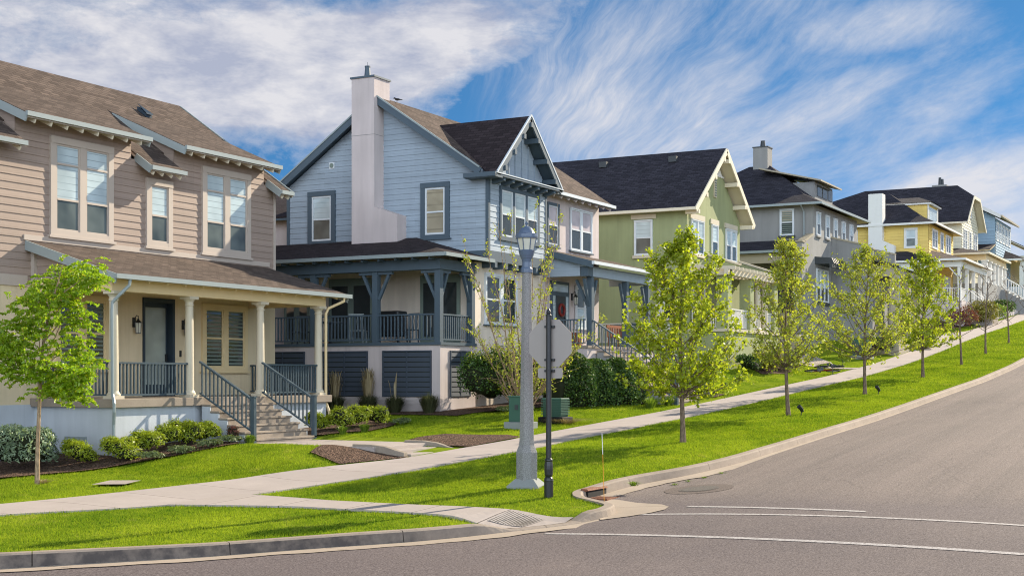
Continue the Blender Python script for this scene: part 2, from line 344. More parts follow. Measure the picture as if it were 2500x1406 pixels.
M = dict(
    brown_siding=siding('brown_siding', lin(155, 137, 124), .182, .06), brown_trim=painted('beige_trim', lin(178, 165, 152), .55, .05), sage_trim=painted('pale_grey_trim', lin(146, 154, 152), .5, .06),
    cream_stucco=stucco('cream_stucco', lin(216, 198, 164)), white_stucco=stucco('white_stucco', lin(186, 192, 197)), cream_paint=painted('cream_paint', lin(216, 194, 150), .5, .05),
    brown_roof=shingle('brown_shingles', lin(93, 81, 73)), dark_roof=shingle('dark_shingles', lin(58, 50, 51)), black_roof=shingle('charcoal_shingles', lin(58, 56, 62)), tan_roof=shingle('tan_shingles', lin(112, 98, 90)),
    navy=painted('dark_navy_paint', lin(46, 58, 68), .4, .1), rail_blue=painted('slate_blue_rail_paint', lin(66, 80, 88), .4, .12), gutter=painted('galvanised_gutter', lin(138, 148, 148), .4, .06, .1, .5),
    concrete=concrete('weathered_concrete', lin(146, 134, 120), var=.28, stain=.45), walk=concrete('sidewalk_concrete', lin(168, 157, 150), 1.55, 0), path=concrete('path_concrete', lin(166, 155, 147), 1.3, 1), kerb=concrete('kerb_concrete', lin(150, 136, 122), var=.3, stain=.6, grime_shade=True), gut=concrete('gutter_pan_concrete', lin(166, 151, 134), 3.0, 0, .2),
    asphalt=asphalt(), paint_line=None,
    grey_siding=siding('blue_grey_siding', lin(150, 162, 172), .182, .06), grey_trim=painted('slate_trim', lin(74, 88, 98), .5, .08), pink_stucco=stucco('pale_pink_stucco', lin(198, 186, 182)), porch_stucco=stucco('warm_white_stucco', lin(224, 210, 192)), white_vinyl=painted('white_vinyl', lin(205, 210, 212), .35, .03, .05, .5, False),
    green_stucco=stucco('sage_green_stucco', lin(150, 156, 116)), cream_trim=painted('cream_trim', lin(214, 204, 180), .5, .05), off_white=painted('off_white_trim', lin(196, 186, 164), .5, .06),
    taupe_stucco=stucco('taupe_grey_stucco', lin(142, 141, 138)), charcoal=painted('charcoal_paint', lin(60, 64, 66), .5, .1), tan_trim=painted('tan_trim', lin(160, 150, 128), .5, .06),
    yellow_siding=siding('yellow_siding', lin(218, 190, 108), .2), pale_siding=siding('pale_siding', lin(206, 202, 180), .22), blue_siding=siding('light_blue_siding', lin(142, 166, 182), .24), white_trim=painted('white_trim', lin(214, 212, 206), .5, .05), blue_door=painted('bright_blue_door', lin(40, 96, 156), .4, .05),
    pane_blind=pane_mat('window_with_blind', lin(176, 190, 192), .17, .05, .6), pane_dark=pane_mat('dark_window_glass', lin(52, 58, 58), 0, .03, .9), pane_teal=pane_mat('screened_window_glass', lin(62, 72, 72), 0, .12, .6, c2=lin(96, 104, 100)), pane_tan=pane_mat('window_with_tan_curtain', lin(160, 150, 128), .4, .05, .6), pane_pink=pane_mat('window_with_pale_curtain', lin(184, 172, 172), 0, .05, .7),
    frosted=pane_mat('woven_blind_glass', lin(150, 158, 150), .03, .12, .5), louver=painted('grey_green_shutter', lin(116, 128, 118), .5, .05),
    black=painted('black_metal', lin(30, 32, 34), .35, .1, .1, .5), lamp_glass=pane_mat('lamp_glass', lin(205, 205, 190), 0, .1, .7), aggregate=speckle('exposed_aggregate_concrete', lin(130, 129, 127), 60, .3), lamp_blue=painted('blue_grey_metal', lin(84, 98, 118), .35, .06, .05, .5),
    alu=painted('aluminium_sheet', lin(150, 142, 136), .42, .08, .05, .5), red=painted('red_sign_face', lin(150, 24, 28), .4, .03), rust=speckle('rusty_iron', lin(122, 82, 62), 30, .4), iron=speckle('cast_iron', lin(92, 86, 80), 40, .3), tread=speckle('metal_grating', lin(160, 152, 146), 60, .25), louvre=painted('grey_blue_louvre', lin(64, 72, 82), .5, .1),
    leaf_tree=leafy('maple_leaves', (.20, .27, .014), (.42, .47, .03), .55, tip=(.36, .36, .05)), leaf_sparse=leafy('young_maple_leaves', (.21, .26, .03), (.42, .45, .055), .52, tip=(.34, .32, .07)), leaf_locust=leafy('locust_leaflets', (.15, .28, .01), (.36, .48, .025), .55, tip=(.36, .36, .04)),
    leaf_box=leafy('boxwood_leaves', (.17, .24, .012), (.42, .48, .035), .42), leaf_blue=leafy('blue_green_leaves', (.13, .20, .13), (.30, .38, .24), .3), leaf_hedge=leafy('dark_hedge_leaves', (.02, .055, .011), (.075, .145, .02), .28, tip=(.2, .27, .03)), leaf_low=leafy('grey_green_plants', (.08, .12, .05), (.18, .22, .09), .3), leaf_lily=leafy('strap_leaves', (.10, .18, .02), (.22, .30, .04), .4), leaf_juniper=leafy('golden_juniper', (.10, .10, .02), (.28, .25, .04), .3), leaf_red=leafy('red_leaves', (.10, .03, .025), (.2, .07, .05), .3), core=painted('painted_inner_shade', (.018, .022, .008), .9, .2), straw=leafy('dry_straw', (.2, .15, .08), (.4, .32, .19), .3), dusk_grass=leafy('tussock_blades', (.035, .05, .02), (.12, .12, .06), .25),  # core: near-black painted in as the shade inside shrubs and louvre gaps
    bark=bark('grey_bark', lin(112, 96, 82)), pale_bark=bark('pale_bark', lin(150, 128, 104)), twig=bark('twig_bark', lin(120, 100, 80)),
    grass=grass_mat('grass_blades', 1.15, .38), turf=grass_mat('turf', .85, 0), mulch=mulch('bark_mulch', lin(92, 74, 62)), gravel=mulch('pale_gravel', lin(170, 160, 148)), soil=concrete('bare_soil', lin(110, 96, 76)),
    box_green=painted('utility_green', lin(58, 92, 78), .5, .15), box_grey=concrete('box_pad', lin(136, 140, 136)), wood=painted('red_brown_wood', lin(140, 84, 56), .5, .15), cloth=painted('flag_cloth', lin(206, 200, 190), .8, .05), orange=painted('orange_stake', lin(220, 150, 50), .5, .05), bluish=painted('teal_enamel', lin(60, 110, 110), .4, .05), rubber=painted('black_rubber', lin(26, 26, 26), .8, .1), redpaint=painted('dark_red_enamel', lin(120, 40, 36), .35, .05),
)
def line_paint():
    t = NT('road_paint'); p = t.pos(); n = t.noise(p, 24, 4, .75)
    t.principled(t.mix(t.ramp(n, .34, .58), lin(118, 110, 106), lin(184, 178, 174)), .8, .25); return t.m
M['paint_line'] = line_paint()
# ------------------------------------------------------------------ world, sun, camera
def make_world():
    w = bpy.data.worlds.new('World'); sc.world = w; w.use_nodes = True
    t = NT.__new__(NT); t.t = w.node_tree; t.n = t.t.nodes; t.n.clear()
    out = t.n.new('ShaderNodeOutputWorld'); bg = t.n.new('ShaderNodeBackground')
    tc = t.new('ShaderNodeTexCoord'); d = tc.outputs['Generated']
    sep = t.new('ShaderNodeSeparateXYZ'); t.link(d, sep.inputs[0]); x, y, z = sep.outputs
    # azimuth (degrees left of the view axis) and elevation (degrees) of the direction
    ax = t.math('MULTIPLY', t.math('ARCTAN2', y, x), 57.29578)
    az = t.math('SUBTRACT', 28.25, ax)                              # grows to the right
    el = t.math('MULTIPLY', t.math('ARCSINE', z), 57.29578)
    sky = t.new('ShaderNodeTexSky'); sky.sky_type = 'NISHITA'; sky.sun_disc = False
    sky.sun_elevation = R(SUN_EL); sky.sun_rotation = R(90 - SUN_AZ); sky.altitude = 1400; sky.air_density = 1.0; sky.dust_density = .25; sky.ozone_density = 2.2
    lift = t.new('ShaderNodeCombineXYZ'); t.link(x, lift.inputs[0]); t.link(y, lift.inputs[1]); t.link(t.math('ADD', t.math('MULTIPLY', z, 1.5), .22), lift.inputs[2])
    nv = t.new('ShaderNodeVectorMath'); nv.operation = 'NORMALIZE'; t.link(lift.outputs[0], nv.inputs[0]); t.link(nv.outputs[0], sky.inputs['Vector'])
    base = t.mix(1.0, sky.outputs[0], SKY_TINT, 'MULTIPLY')
    def vec(a, b, c=0.0):
        o = t.new('ShaderNodeCombineXYZ'); t.val(o.inputs[0], a); t.val(o.inputs[1], b); t.val(o.inputs[2], c); return o.outputs[0]
    def blob(a0, e0, ra, re, pw=1.0, rot=0.0):                      # a soft ellipse on the sky, 1 at its centre
        da = t.math('SUBTRACT', az, a0); de = t.math('SUBTRACT', el, e0)
        if rot:
            c, s_ = math.cos(R(rot)), math.sin(R(rot))
            da, de = t.math('ADD', t.math('MULTIPLY', da, c), t.math('MULTIPLY', de, s_)), t.math('SUBTRACT', t.math('MULTIPLY', de, c), t.math('MULTIPLY', da, s_))
        q = t.math('ADD', t.math('POWER', t.math('ABSOLUTE', t.math('DIVIDE', da, ra)), 2), t.math('POWER', t.math('ABSOLUTE', t.math('DIVIDE', de, re)), 2))
        return t.math('MAXIMUM', t.math('SUBTRACT', 1, q), 0)
    def add(*v):
        r = v[0]
        for q in v[1:]: r = t.math('ADD', r, q)
        return r
    mul = lambda a, b: t.math('MULTIPLY', a, b)
    # warp
    wn = t.new('ShaderNodeTexNoise'); wn.inputs['Scale'].default_value = .22; wn.inputs['Detail'].default_value = 2; t.link(vec(az, mul(el, 1.6)), wn.inputs['Vector'])
    wsep = t.new('ShaderNodeSeparateColor'); t.link(wn.outputs['Color'], wsep.inputs[0])
    wa = mul(t.math('SUBTRACT', wsep.outputs[0], .5), 3.6); we = mul(t.math('SUBTRACT', wsep.outputs[1], .5), 2.4)
    a2 = t.math('ADD', az, wa); e2 = t.math('ADD', el, we)
    # streaks of cirrus fanning out to the upper right
    wa3 = mul(t.math('SUBTRACT', wsep.outputs[2], .5), 2.2)
    da = t.math('ADD', t.math('ADD', az, 3.0), wa3); de = t.math('SUBTRACT', t.math('ADD', el, mul(we, .45)), 3.0)
    ls = t.math('SQRT', t.math('ADD', mul(da, da), mul(de, de))); lt = mul(t.math('ARCTAN2', de, da), 9.5)
    a4 = t.math('ADD', az, mul(wa, .35)); e4 = t.math('ADD', el, mul(we, .3))
    # heavy soft cloud on the left
    puff = t.noise(vec(mul(a4, .5), mul(e4, .95)), .5, 6, .62)
    bank = add(mul(blob(-17, 13.2, 18, 7.0), 1.6), mul(blob(-3.0, 13.9, 8.5, 2.3, rot=12), 1.5), mul(blob(-9, 12.4, 8.0, 2.8), 1.1), mul(blob(-12, 11.8, 8.0, 1.8), 1.0), mul(blob(-19, 10.5, 6, 2.2), .5), mul(blob(-7.5, 10.6, 3, 1.4), .8))
    fA = t.noise(vec(mul(a4, 1.2), mul(e4, 2.0), 7.0), 1.0, 5, .65)
    dA = t.ramp(t.math('ADD', t.math('MULTIPLY', bank, .42), t.math('ADD', t.math('SUBTRACT', puff, .735), mul(t.math('SUBTRACT', fA, .5), .45))), .0, .52)
    # streaks to the right
    dA = mul(dA, .93)
    fib = t.noise(vec(mul(ls, .20), mul(lt, 1.25), mul(wsep.outputs[0], 1.5)), .9, 7, .68)
    fine = t.noise(vec(mul(ls, .5), mul(lt, 4.0), 5.0), 1.2, 4, .65)
    tuft = t.noise(vec(mul(ls, .36), mul(lt, .75), 3.0), .5, 3, .55)
    wide = add(mul(blob(2.5, 13.0, 7, 4.0, rot=30), .9), mul(blob(6.0, 10.0, 6.0, 2.6, rot=26), 1.35), mul(blob(8, 14.0, 9, 3.0, rot=22), .8), mul(blob(15.5, 14.0, 4.2, 1.2, rot=6), 1.7), mul(blob(18, 11.0, 7, 1.1, rot=32), .7),
               mul(blob(12.3, 10.9, 4.2, 1.0, rot=20), 1.25), mul(blob(10, 8.8, 6, 1.3, rot=26), .9), mul(blob(21, 6.8, 6.5, 3.2, rot=8), 1.9), mul(blob(17, 7.6, 6, 1.2, rot=14), 1.0), mul(blob(22, 3.5, 9, 3.0), 1.4), mul(blob(1.5, 10.6, 4, 2.0, rot=30), .7), mul(blob(6, 7.4, 7, 1.8, rot=14), .7), mul(blob(14, 5.5, 9, 2.5, rot=14), .7), mul(blob(11, 9, 15, 10), .58), mul(blob(14, 10, 8, 3, rot=25), .5))
    dB = t.ramp(t.math('ADD', mul(wide, .245), t.math('ADD', mul(t.math('SUBTRACT', fib, .5), .95), t.math('ADD', mul(t.math('SUBTRACT', tuft, .5), .7), mul(t.math('SUBTRACT', fine, .5), .34)))), .0, .78)
    dB = mul(mul(t.math('POWER', dB, 1.3), .9), t.ramp(t.math('ADD', az, mul(el, .25)), .5, 4.5))
    # low thin veil near the horizon and elsewhere round the sky
    opp0 = t.math('ADD', mul(x, -.86), mul(y, -.5)); rest = t.noise(d, 3.0, 3, .6); back = t.ramp(t.math('ABSOLUTE', az), 26, 40)
    dC = mul(mul(t.ramp(t.math('ADD', rest, mul(t.ramp(opp0, .1, .8), .18)), .38, .62), back), .85)
    veil = mul(t.math('SUBTRACT', 1, t.ramp(el, 0, 8)), .16)
    dens = t.math('MINIMUM', t.math('MAXIMUM', t.math('MAXIMUM', dA, dB), t.math('MAXIMUM', dC, veil)), 1.0)
    # colour: bright thin edges, lavender grey where the bank is thick
    thick = mul(t.ramp(mul(bank, t.math('ADD', mul(puff, .9), .15)), .35, .85), t.ramp(t.noise(vec(mul(a4, .5), mul(e4, 1.25), 9.0), .55, 5, .62), .36, .62))
    ccol = t.mix(thick, CLOUD_HI, CLOUD_LO)
    away = t.math('MULTIPLY', t.ramp(opp0, .1, .8), t.math('SUBTRACT', 1, t.ramp(el, 24, 46)))      # unseen cloud bank added opposite the sun to brighten shaded walls
    ccol = t.mix(back, ccol, t.mix(away, CLOUD_TOP, CLOUD_FILL))
    col = t.mix(dens, base, ccol)
    w.cycles.sampling_method = 'MANUAL'; w.cycles.sample_map_resolution = 1024
    t.link(col, bg.inputs[0]); bg.inputs[1].default_value = SKY_STR; t.link(bg.outputs[0], out.inputs[0])

SUN_AZ = -17.6     # degrees from +x (uphill) towards +y
SUN_EL = 28.0
SKY_STR = .08; SKY_TINT = (.34, .70, .84, 1); CLOUD_HI = (5.3, 5.2, 5.35, 1); CLOUD_LO = (3.0, 3.2, 4.0, 1); CLOUD_FILL = (20.5, 23.5, 27.5, 1); CLOUD_TOP = (2.6, 2.9, 3.6, 1)
SUN_STR = 5.0; EXPO = .95
make_world()
sd = bpy.data.lights.new('sun', 'SUN'); sd.energy = SUN_STR; sd.angle = R(.55); sd.color = (1.0, .88, .70)
so = bpy.data.objects.new('sun', sd); COL.objects.link(so)
ce = math.cos(R(SUN_EL))
sdir = Vector((ce * math.cos(R(SUN_AZ)), ce * math.sin(R(SUN_AZ)), math.sin(R(SUN_EL))))
so.rotation_euler = sdir.to_track_quat('Z', 'Y').to_euler(); so.location = (60, -40, 60)
cd = bpy.data.cameras.new('camera'); cam = bpy.data.objects.new('camera', cd); COL.objects.link(cam)
cd.sensor_width = 36; cd.lens = 36 * 3350 / 2500; cd.shift_y = 217 / 2500; cd.clip_end = 2000; cd.clip_start = .1
cam.location = (0, 0, 0); cam.rotation_euler = (R(90), 0, math.radians(28.25 - 90)); sc.camera = cam
vs = sc.view_settings; vs.view_transform = 'Standard'; vs.look = 'None'; vs.gamma = 1; vs.exposure = EXPO
cy = sc.cycles; cy.max_bounces = 6; cy.diffuse_bounces = 3; cy.glossy_bounces = 2; cy.transmission_bounces = 3; cy.transparent_max_bounces = 6; cy.use_denoising = True; cy.denoising_prefilter = 'NONE'; cy.filter_width = 1.1
cy.sample_clamp_indirect = 6

# ------------------------------------------------------------------ ground, road, kerb, walks
def gridmesh(name, xs, ysf, zf, mt):
    rows = []
    for x in xs:
        ys = ysf(x); X = np.full(len(ys), x); rows.append(np.stack([X, ys, zf(X, ys)], 1))
    mb = MB(); mb.grid(rows); return struct(mb.build(name, mt, smooth=True))
fx = np.concatenate([np.arange(9.4, 24, .15), np.arange(24, 60, .4), np.arange(60, 171, 1.5)])
u = np.linspace(0, 1, 46) ** 1.35
gridmesh('lawn', fx, lambda x: yk(x) + .1 + u * (62 - yk(x) - .1), lambda X, Y: G(X, Y) - .03, M['turf'])
gridmesh('ground', np.concatenate([np.arange(-260, -20, 20), np.arange(-20, 180, 4), np.arange(180, 520, 20)]), lambda x: np.concatenate([np.arange(-240, -12, 19), np.arange(-12, 62, 3), np.arange(62, 300, 20)]), lambda X, Y: Zs(X) - .75 + .04 * np.maximum(0, Y - 40) + .012 * np.maximum(0, -20 - Y), M['soil'])
rx = np.concatenate([np.arange(-40, 9, 1.5), np.arange(9.3, 24, .15), np.arange(24, 170, .6)])
def road_y(x):
    top = (yk(x) - .02) if x > 9.3 else 60.0
    return np.concatenate([np.linspace(-9, 9.0, 30), 9.0 + np.linspace(.02, 1, 24) * (top - 9.0)]) if top > 9.1 else np.linspace(-9, top, 54)
gridmesh('road', rx, road_y, Rz, M['asphalt'])
def kerb_path():
    pts = [(float(a), float(b)) for a, b in zip(_kx, _ky) if b < 40]
    out = [pts[0]]; acc = 0
    for p in pts[1:]:
        if math.dist(p, out[-1]) > .12: out.append(p)
    return out
KP = kerb_path()
def normal(i):
    a = KP[max(i - 1, 0)]; b = KP[min(i + 1, len(KP) - 1)]; d = Vector((b[0] - a[0], b[1] - a[1])).normalized(); return Vector((d.y, -d.x))
def kerb_row(i, off=0):
    x, y = KP[i]; n = normal(i); top = float(G(x, y + .15)); low = float(Rz(np.array(x), np.array(y)))
    top = max(top, low + .015); h = top - low
    def P(o, z): return (x + n.x * o, y + n.y * o, z)
    return [P(-.17, top - .12), P(-.17, top + .002), P(-.02, top + .002), P(.012, top - .022 * min(1, h / .15)), P(.045, low + .012), P(.045, low - .1)]
mb = MB(); seg = 0; start = 0; length = 0; last = None
i = 0
while i < len(KP) - 1:
    L = 0; rows = [kerb_row(i)]; j = i; lim = 2.6 if KP[i][0] < 60 else 4
    while j < len(KP) - 1 and L < lim:
        L += math.dist(KP[j], KP[j + 1]); j += 1; rows.append(kerb_row(j))
    if len(rows) >= 2:
        last = rows[-1]; prev = rows[-2]
        rows[-1] = [tuple(Vector(a) + (Vector(b) - Vector(a)) * max(0, 1 - .013 / max(.03, (Vector(b) - Vector(a)).length))) for a, b in zip(prev, last)]
        mb.grid(rows); mb.poly(rows[0][::-1]); mb.poly(rows[-1])
    i = j
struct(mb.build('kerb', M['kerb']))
mb = MB(); rows = []
for i, (x, y) in enumerate(KP):
    n = normal(i); w = .42 + .05 * math.sin(x * 3.1) * (.5 + .5 * math.sin(x * 1.7)) + .02 * math.sin(x * 9)
    rows.append([(x + n.x * o, y + n.y * o, float(Rz(np.array(x), np.array(y))) + dz) for o, dz in ((.03, .009), (.2, .008), (w, .006))])
mb.grid(rows); struct(mb.build('gutter', M['gut']))
# flare of concrete at the corner nose and the sheet of the kerb ramp
def sheet(name, poly, zf, dz, mt, nsub=6):
    bm = bmesh.new(); vsx = [bm.verts.new((p[0], p[1], 0)) for p in poly]; f = bm.faces.new(vsx); bmesh.ops.triangulate(bm, faces=[f])
    bmesh.ops.subdivide_edges(bm, edges=bm.edges[:], cuts=nsub, use_grid_fill=True)
    for v in bm.verts: v.co.z = float(zf(np.array(v.co.x), np.array(v.co.y))) + dz
    mb = MB(); bm.verts.index_update()
    mb.v = [tuple(v.co) for v in bm.verts]; mb.f = [tuple(v.index for v in q.verts) for q in bm.faces]; bm.free()
    return struct(mb.build(name, mt, smooth=True))
sheet('apron', [(20.9, 9.55), (21.3, 9.2), (21.7, 8.98), (22.1, 8.88), (22.45, 8.95), (22.75, 9.2), (23.0, 9.7), (23.3, 10.3), (23.3, 10.75), (22.9, 10.8), (22.3, 9.95), (21.95, 9.55)], Rz, .012, M['gut'], 3)
wx = np.concatenate([np.arange(8, 46, .3), np.arange(46, 168, 1.0)])
def walk_rows(x):
    a, b = float(WL(x)), float(WU(x)); ys = np.linspace(a, b, 7); zz = G(np.full(7, x), ys)
    return [(x, a, zz[0] - .12)] + [(x, yy, z_) for yy, z_ in zip(ys, zz)] + [(x, b, zz[-1] - .12)]
mb = MB(); mb.grid([walk_rows(float(x)) for x in wx]); struct(mb.build('sidewalk', M['walk']))
CA = curve_table([(10.0, 19.2), (10.4, 19.3), (11.4, 19.42), (12.7, 19.45), (14.6, 19.3), (16.6, 18.7), (17.2, 18.5)], 5, 25)   # x at y
CB = curve_table([(9.6, 20.75), (10.4, 20.6), (12.7, 20.35), (14.6, 20.2), (16.7, 20.35), (17.2, 20.6)], 5, 25)
mb = MB(); rows = []
for y in np.arange(9.95, 17.0, .2):
    a = float(CA(y)); b = float(CB(y)); xs = np.linspace(a, b, 6); r = []
    for x in xs:
        yy = max(y, float(yk(x)) + .05); r.append((x, yy, float(G(x, yy)) + .006))
    rows.append([(r[0][0], r[0][1], r[0][2] - .1)] + r + [(r[-1][0], r[-1][1], r[-1][2] - .1)])
mb.grid(rows); struct(mb.build('kerb_ramp', M['path']))
# front walk of the brown house, its two steps and the sloping cheeks
def gz(x, y): return float(G(np.array(float(x)), np.array(float(y))))
mb = MB(); mb.box(26.3, 29.2, 17.75, 21.5, -2.2, -1.615); mb.box(26.72, 28.6, 17.42, 17.75, -2.3, -1.70); mb.box(26.72, 28.6, 17.0, 17.42, -2.3, -1.775)
struct(mb.build('path', M['path'], bevel=.01))
for k, (xx, dx) in enumerate(((26.55, -.15), (28.62, .15))):
    mb = MB(); pr = []
    for y, z in ((18.4, -1.56), (17.9, -1.56), (17.5, -1.60), (17.2, -1.68), (16.98, gz(27.6, 17) + .03)): pr.append((xx, y, z))
    pts = [(xx, 18.4, -2.3)] + pr + [(xx, 16.98, -2.3)]
    mb.prism(pts, (dx * 1.1, 0, 0)); o = mb.build('cheek_wall', M['concrete'], loc=(xx, 17.5, -1.8), bevel=.012)
    tag(o, ('low sloping concrete cheek wall on the downhill side of the short path steps', 'low sloping concrete cheek wall on the uphill side of the short path steps')[k], 'low wall', 'cheek walls of the path steps')
BEDS = [  # planting beds: outline, material, name
    ([(24.55, 17.45), (26.5, 16.88), (26.5, 18.5), (25.9, 18.9), (24.9, 18.5)], 'mulch'), ([(28.75, 16.62), (31.2, 16.5), (31.6, 17.1), (30.4, 18.3), (28.75, 18.5)], 'mulch'),
    ([(17, 23.6), (20.3, 23.3), (22.3, 22.2), (24.0, 21.5), (25.6, 21.2), (26.3, 21.35), (26.3, 23.3), (23.5, 23.4), (23.3, 25.8), (17, 25.8)], 'mulch'),
    ([(29.2, 21.3), (30.5, 20.7), (32.6, 21.2), (33.4, 22.2), (33.2, 23.4), (29.2, 23.3)], 'mulch'),
    ([(34.9, 20.6), (38.5, 19.9), (41.5, 19.4), (43.2, 17.7), (43.2, 22), (36, 22), (34.9, 26)], 'mulch'), ([(46.8, 16.9), (48.3, 17.0), (48.6, 18.4), (46.8, 19)], 'mulch'),
    ([(56.3, 18.2), (58.5, 17.9), (60.3, 18.1), (60.8, 19.0), (57, 19.2)], 'mulch'), ([(65.6, 18.5), (67.3, 18.2), (68.5, 19.6), (68.5, 22), (65.6, 22)], 'gravel'),
    ([(93.5, 18.0), (100, 17.2), (103, 17.6), (103, 20), (94, 20)], 'mulch'), ([(106, 17.2), (118, 17.0), (119, 19), (106, 19)], 'mulch')]
for k, (poly, mm) in enumerate(BEDS): sheet('planting_bed', poly, G, .012 + .002 * (k % 2), M[mm], 5)
sheet('path_patch', [(20.3, 19.6), (20.9, 19.75), (20.7, 20.4), (20.05, 20.25)], G, .02, M['path'], 2)
mb = MB()
for (x0, y0, x1, y1, w) in ((64.5, 16.3, 65.4, 19.5, .0),):
    mb.grid([[(x, y, gz(x, y) + .01) for x in np.linspace(x0, x1, 4)] for y in np.linspace(y0, y1, 8)])
struct(mb.build('house_walk', M['path']))
# road markings
def stripe(p0, p1, w):
    n = 60; mb = MB(); a = Vector(p0); b = Vector(p1); d = (b - a).normalized(); q = Vector((-d.y, d.x)) * w / 2; rows = []
    for i in range(n + 1):
        p = a + (b - a) * i / n; rows.append([(c.x, c.y, float(Rz(np.array(c.x), np.array(c.y))) + .006) for c in (p - q, p, p + q)])
    mb.grid(rows); return struct(mb.build('road_marking', M['paint_line']))
stripe((22.45, 8.6), (22.0, 5.4), .13); stripe((21.55, 9.15), (21.1, -3), .13); stripe((19.35, 9.8), (19.1, -3), .13)
# ------------------------------------------------------------------ house parts
class W:                                                # a wall plane: 'f' faces the street (-y), 'l' faces downhill (-x)
    def __init__(s, k, c): s.k = k; s.c = c
    def p(s, a, d, z): return (a, s.c - d, z) if s.k == 'f' else (s.c - d, a, z)
    def box(s, mb, a0, a1, d0, d1, z0, z1):
        p, q = s.p(a0, d0, z0), s.p(a1, d1, z1); return mb.box(p[0], q[0], p[1], q[1], p[2], q[2])
    def quad(s, mb, a0, a1, d, z0, z1): return mb.poly([s.p(a0, d, z0), s.p(a1, d, z0), s.p(a1, d, z1), s.p(a0, d, z1)])
def span(poly, z):
    xs = []
    n = len(poly)
    for i in range(n):
        (a, za), (b, zb) = poly[i], poly[(i + 1) % n]
        if abs(za - zb) < 1e-9:
            if abs(z - za) < 1e-6: xs += [a, b]
        elif min(za, zb) - 1e-9 <= z <= max(za, zb) + 1e-9: xs.append(a + (b - a) * (z - za) / (zb - za))
    return (min(xs), max(xs)) if xs else None
def laps(mb, w, poly, e=.18, proud=.022):               # lap siding: real boards with an underside, filling a convex outline
    z = min(p[1] for p in poly); top = max(p[1] for p in poly)
    while z < top - .005:
        z2 = min(z + e, top - .001); a, b = span(poly, z + .0005), span(poly, z2)
        if a and b:
            mb.poly([w.p(a[0], proud, z), w.p(a[1], proud, z), w.p(b[1], .004, z2), w.p(b[0], .004, z2)])
            mb.poly([w.p(a[0], -.01, z), w.p(a[1], -.01, z), w.p(a[1], proud, z), w.p(a[0], proud, z)])
        z += e
def window(h, w, a0, a1, z0, z1, cols=1, trim=.1, tm='white_trim', sm='white_vinyl', rails=(.5,), up='pane_blind', low='pane_dark', head=0.0, sill=.0, gap=.1, sash=.045, sillm=None, louv=False, name='window'):
    mb = MB(); T = .07
    if trim > 0:
        w.box(mb, a0 - head, a1 + head, .001, T + .012, z1 - trim, z1); w.box(mb, a0, a0 + trim, .001, T, z0, z1 - trim); w.box(mb, a1 - trim, a1, .001, T, z0, z1 - trim)
        w.box(mb, a0 + trim, a1 - trim, .001, T - .002, z0, z0 + trim * .8)
    cw = (a1 - a0 - 2 * trim - (cols - 1) * gap) / cols
    for c in range(1, cols): x = a0 + trim + c * cw + (c - 1) * gap; w.box(mb, x, x + gap, .001, T - .003, z0 + trim * .8, z1 - trim)
    zb, zt = z0 + trim * .8, z1 - trim
    if not mb.f: w.box(mb, a0, a1, .001, .004, z0, z1)
    o = mb.build(name, M[tm], h)
    if sill:
        s = MB(); w.box(s, a0 - .06, a1 + .06, .0, .10, z0 - sill, z0 + .004); s.build('sill', M[sillm or tm], o)
    fr = MB()
    for c in range(cols):
        x = a0 + trim + c * (cw + gap); x2 = x + cw
        w.box(fr, x, x + sash, .0, .052, zb, zt); w.box(fr, x2 - sash, x2, .0, .052, zb, zt); w.box(fr, x + sash, x2 - sash, .0, .05, zb, zb + sash); w.box(fr, x + sash, x2 - sash, .0, .05, zt - sash, zt)
        lv = [zb + sash * .6] + [zb + (zt - zb) * r for r in rails] + [zt - sash * .6]
        for r in lv[1:-1]: w.box(fr, x + sash, x2 - sash, .0, .056, r - .025, r + .025)
        for i in range(len(lv) - 1):
            pn = MB(); w.quad(pn, x + .01, x2 - .01, .030, lv[i] + (.02 if i else 0), lv[i + 1] - .02)
            pn.build('pane', M[low if i == 0 else up], o)
        if louv:
            lo = MB(); z = zb + .08; xa, xb = x + sash + .02, x2 - sash - .02
            while z < zt - .08:
                lo.prism([w.p(xa, .032, z), w.p(xa, .048, z + .015), w.p(xa, .040, z + .052), w.p(xa, .032, z + .04)], Vector(w.p(xb, 0, z)) - Vector(w.p(xa, 0, z))); z += .105
            lo.build('shutter', M['louver'], o)
    fr.build('sash', M[sm], o)
    return o
def railing(h, p0, p1, height, mt, sp=.115, bal=.035, rail=.06, low=.09, name='railing'):
    mb = MB(); p0, p1 = Vector(p0), Vector(p1); up = Vector((0, 0, height))
    mb.bar(p0 + up, p1 + up, rail * 1.35, rail * .75); mb.bar(p0 + Vector((0, 0, low)), p1 + Vector((0, 0, low)), rail * .8, rail * .7)
    L = math.hypot(p1.x - p0.x, p1.y - p0.y); n = max(2, round(L / sp))
    for i in range(n):
        q = p0 + (p1 - p0) * (i + .5) / n; mb.box(q.x - bal / 2, q.x + bal / 2, q.y - bal / 2, q.y + bal / 2, q.z + low, q.z + height - rail * .3)
    return mb.build(name, M[mt], h)
def roof(h, polys, th, mt, soffit=None, name='roof'):
    mb = MB()
    for p in polys: mb.slab(p, th)
    if name in ('dormer_roof', 'cross_gable_roof') and len(polys) > 1: return [roof(h, [p], th, mt, soffit, name) for p in polys]
    o = mb.build(name, M[mt], h)
    if soffit:
        s = MB()
        for p in polys: s.prism([(q[0], q[1], q[2] - th - .075) for q in p], (0, 0, .07))
        each(s, 'soffit', M[soffit], h) if name == 'roof' else s.build('soffit', M[soffit], h)
    return o
def trimbar(h, segs, w, hh, mt, name='fascia'):
    mb = MB()
    for a, b in segs: mb.bar(a, b, w, hh)
    return each(mb, name, M[mt], h)
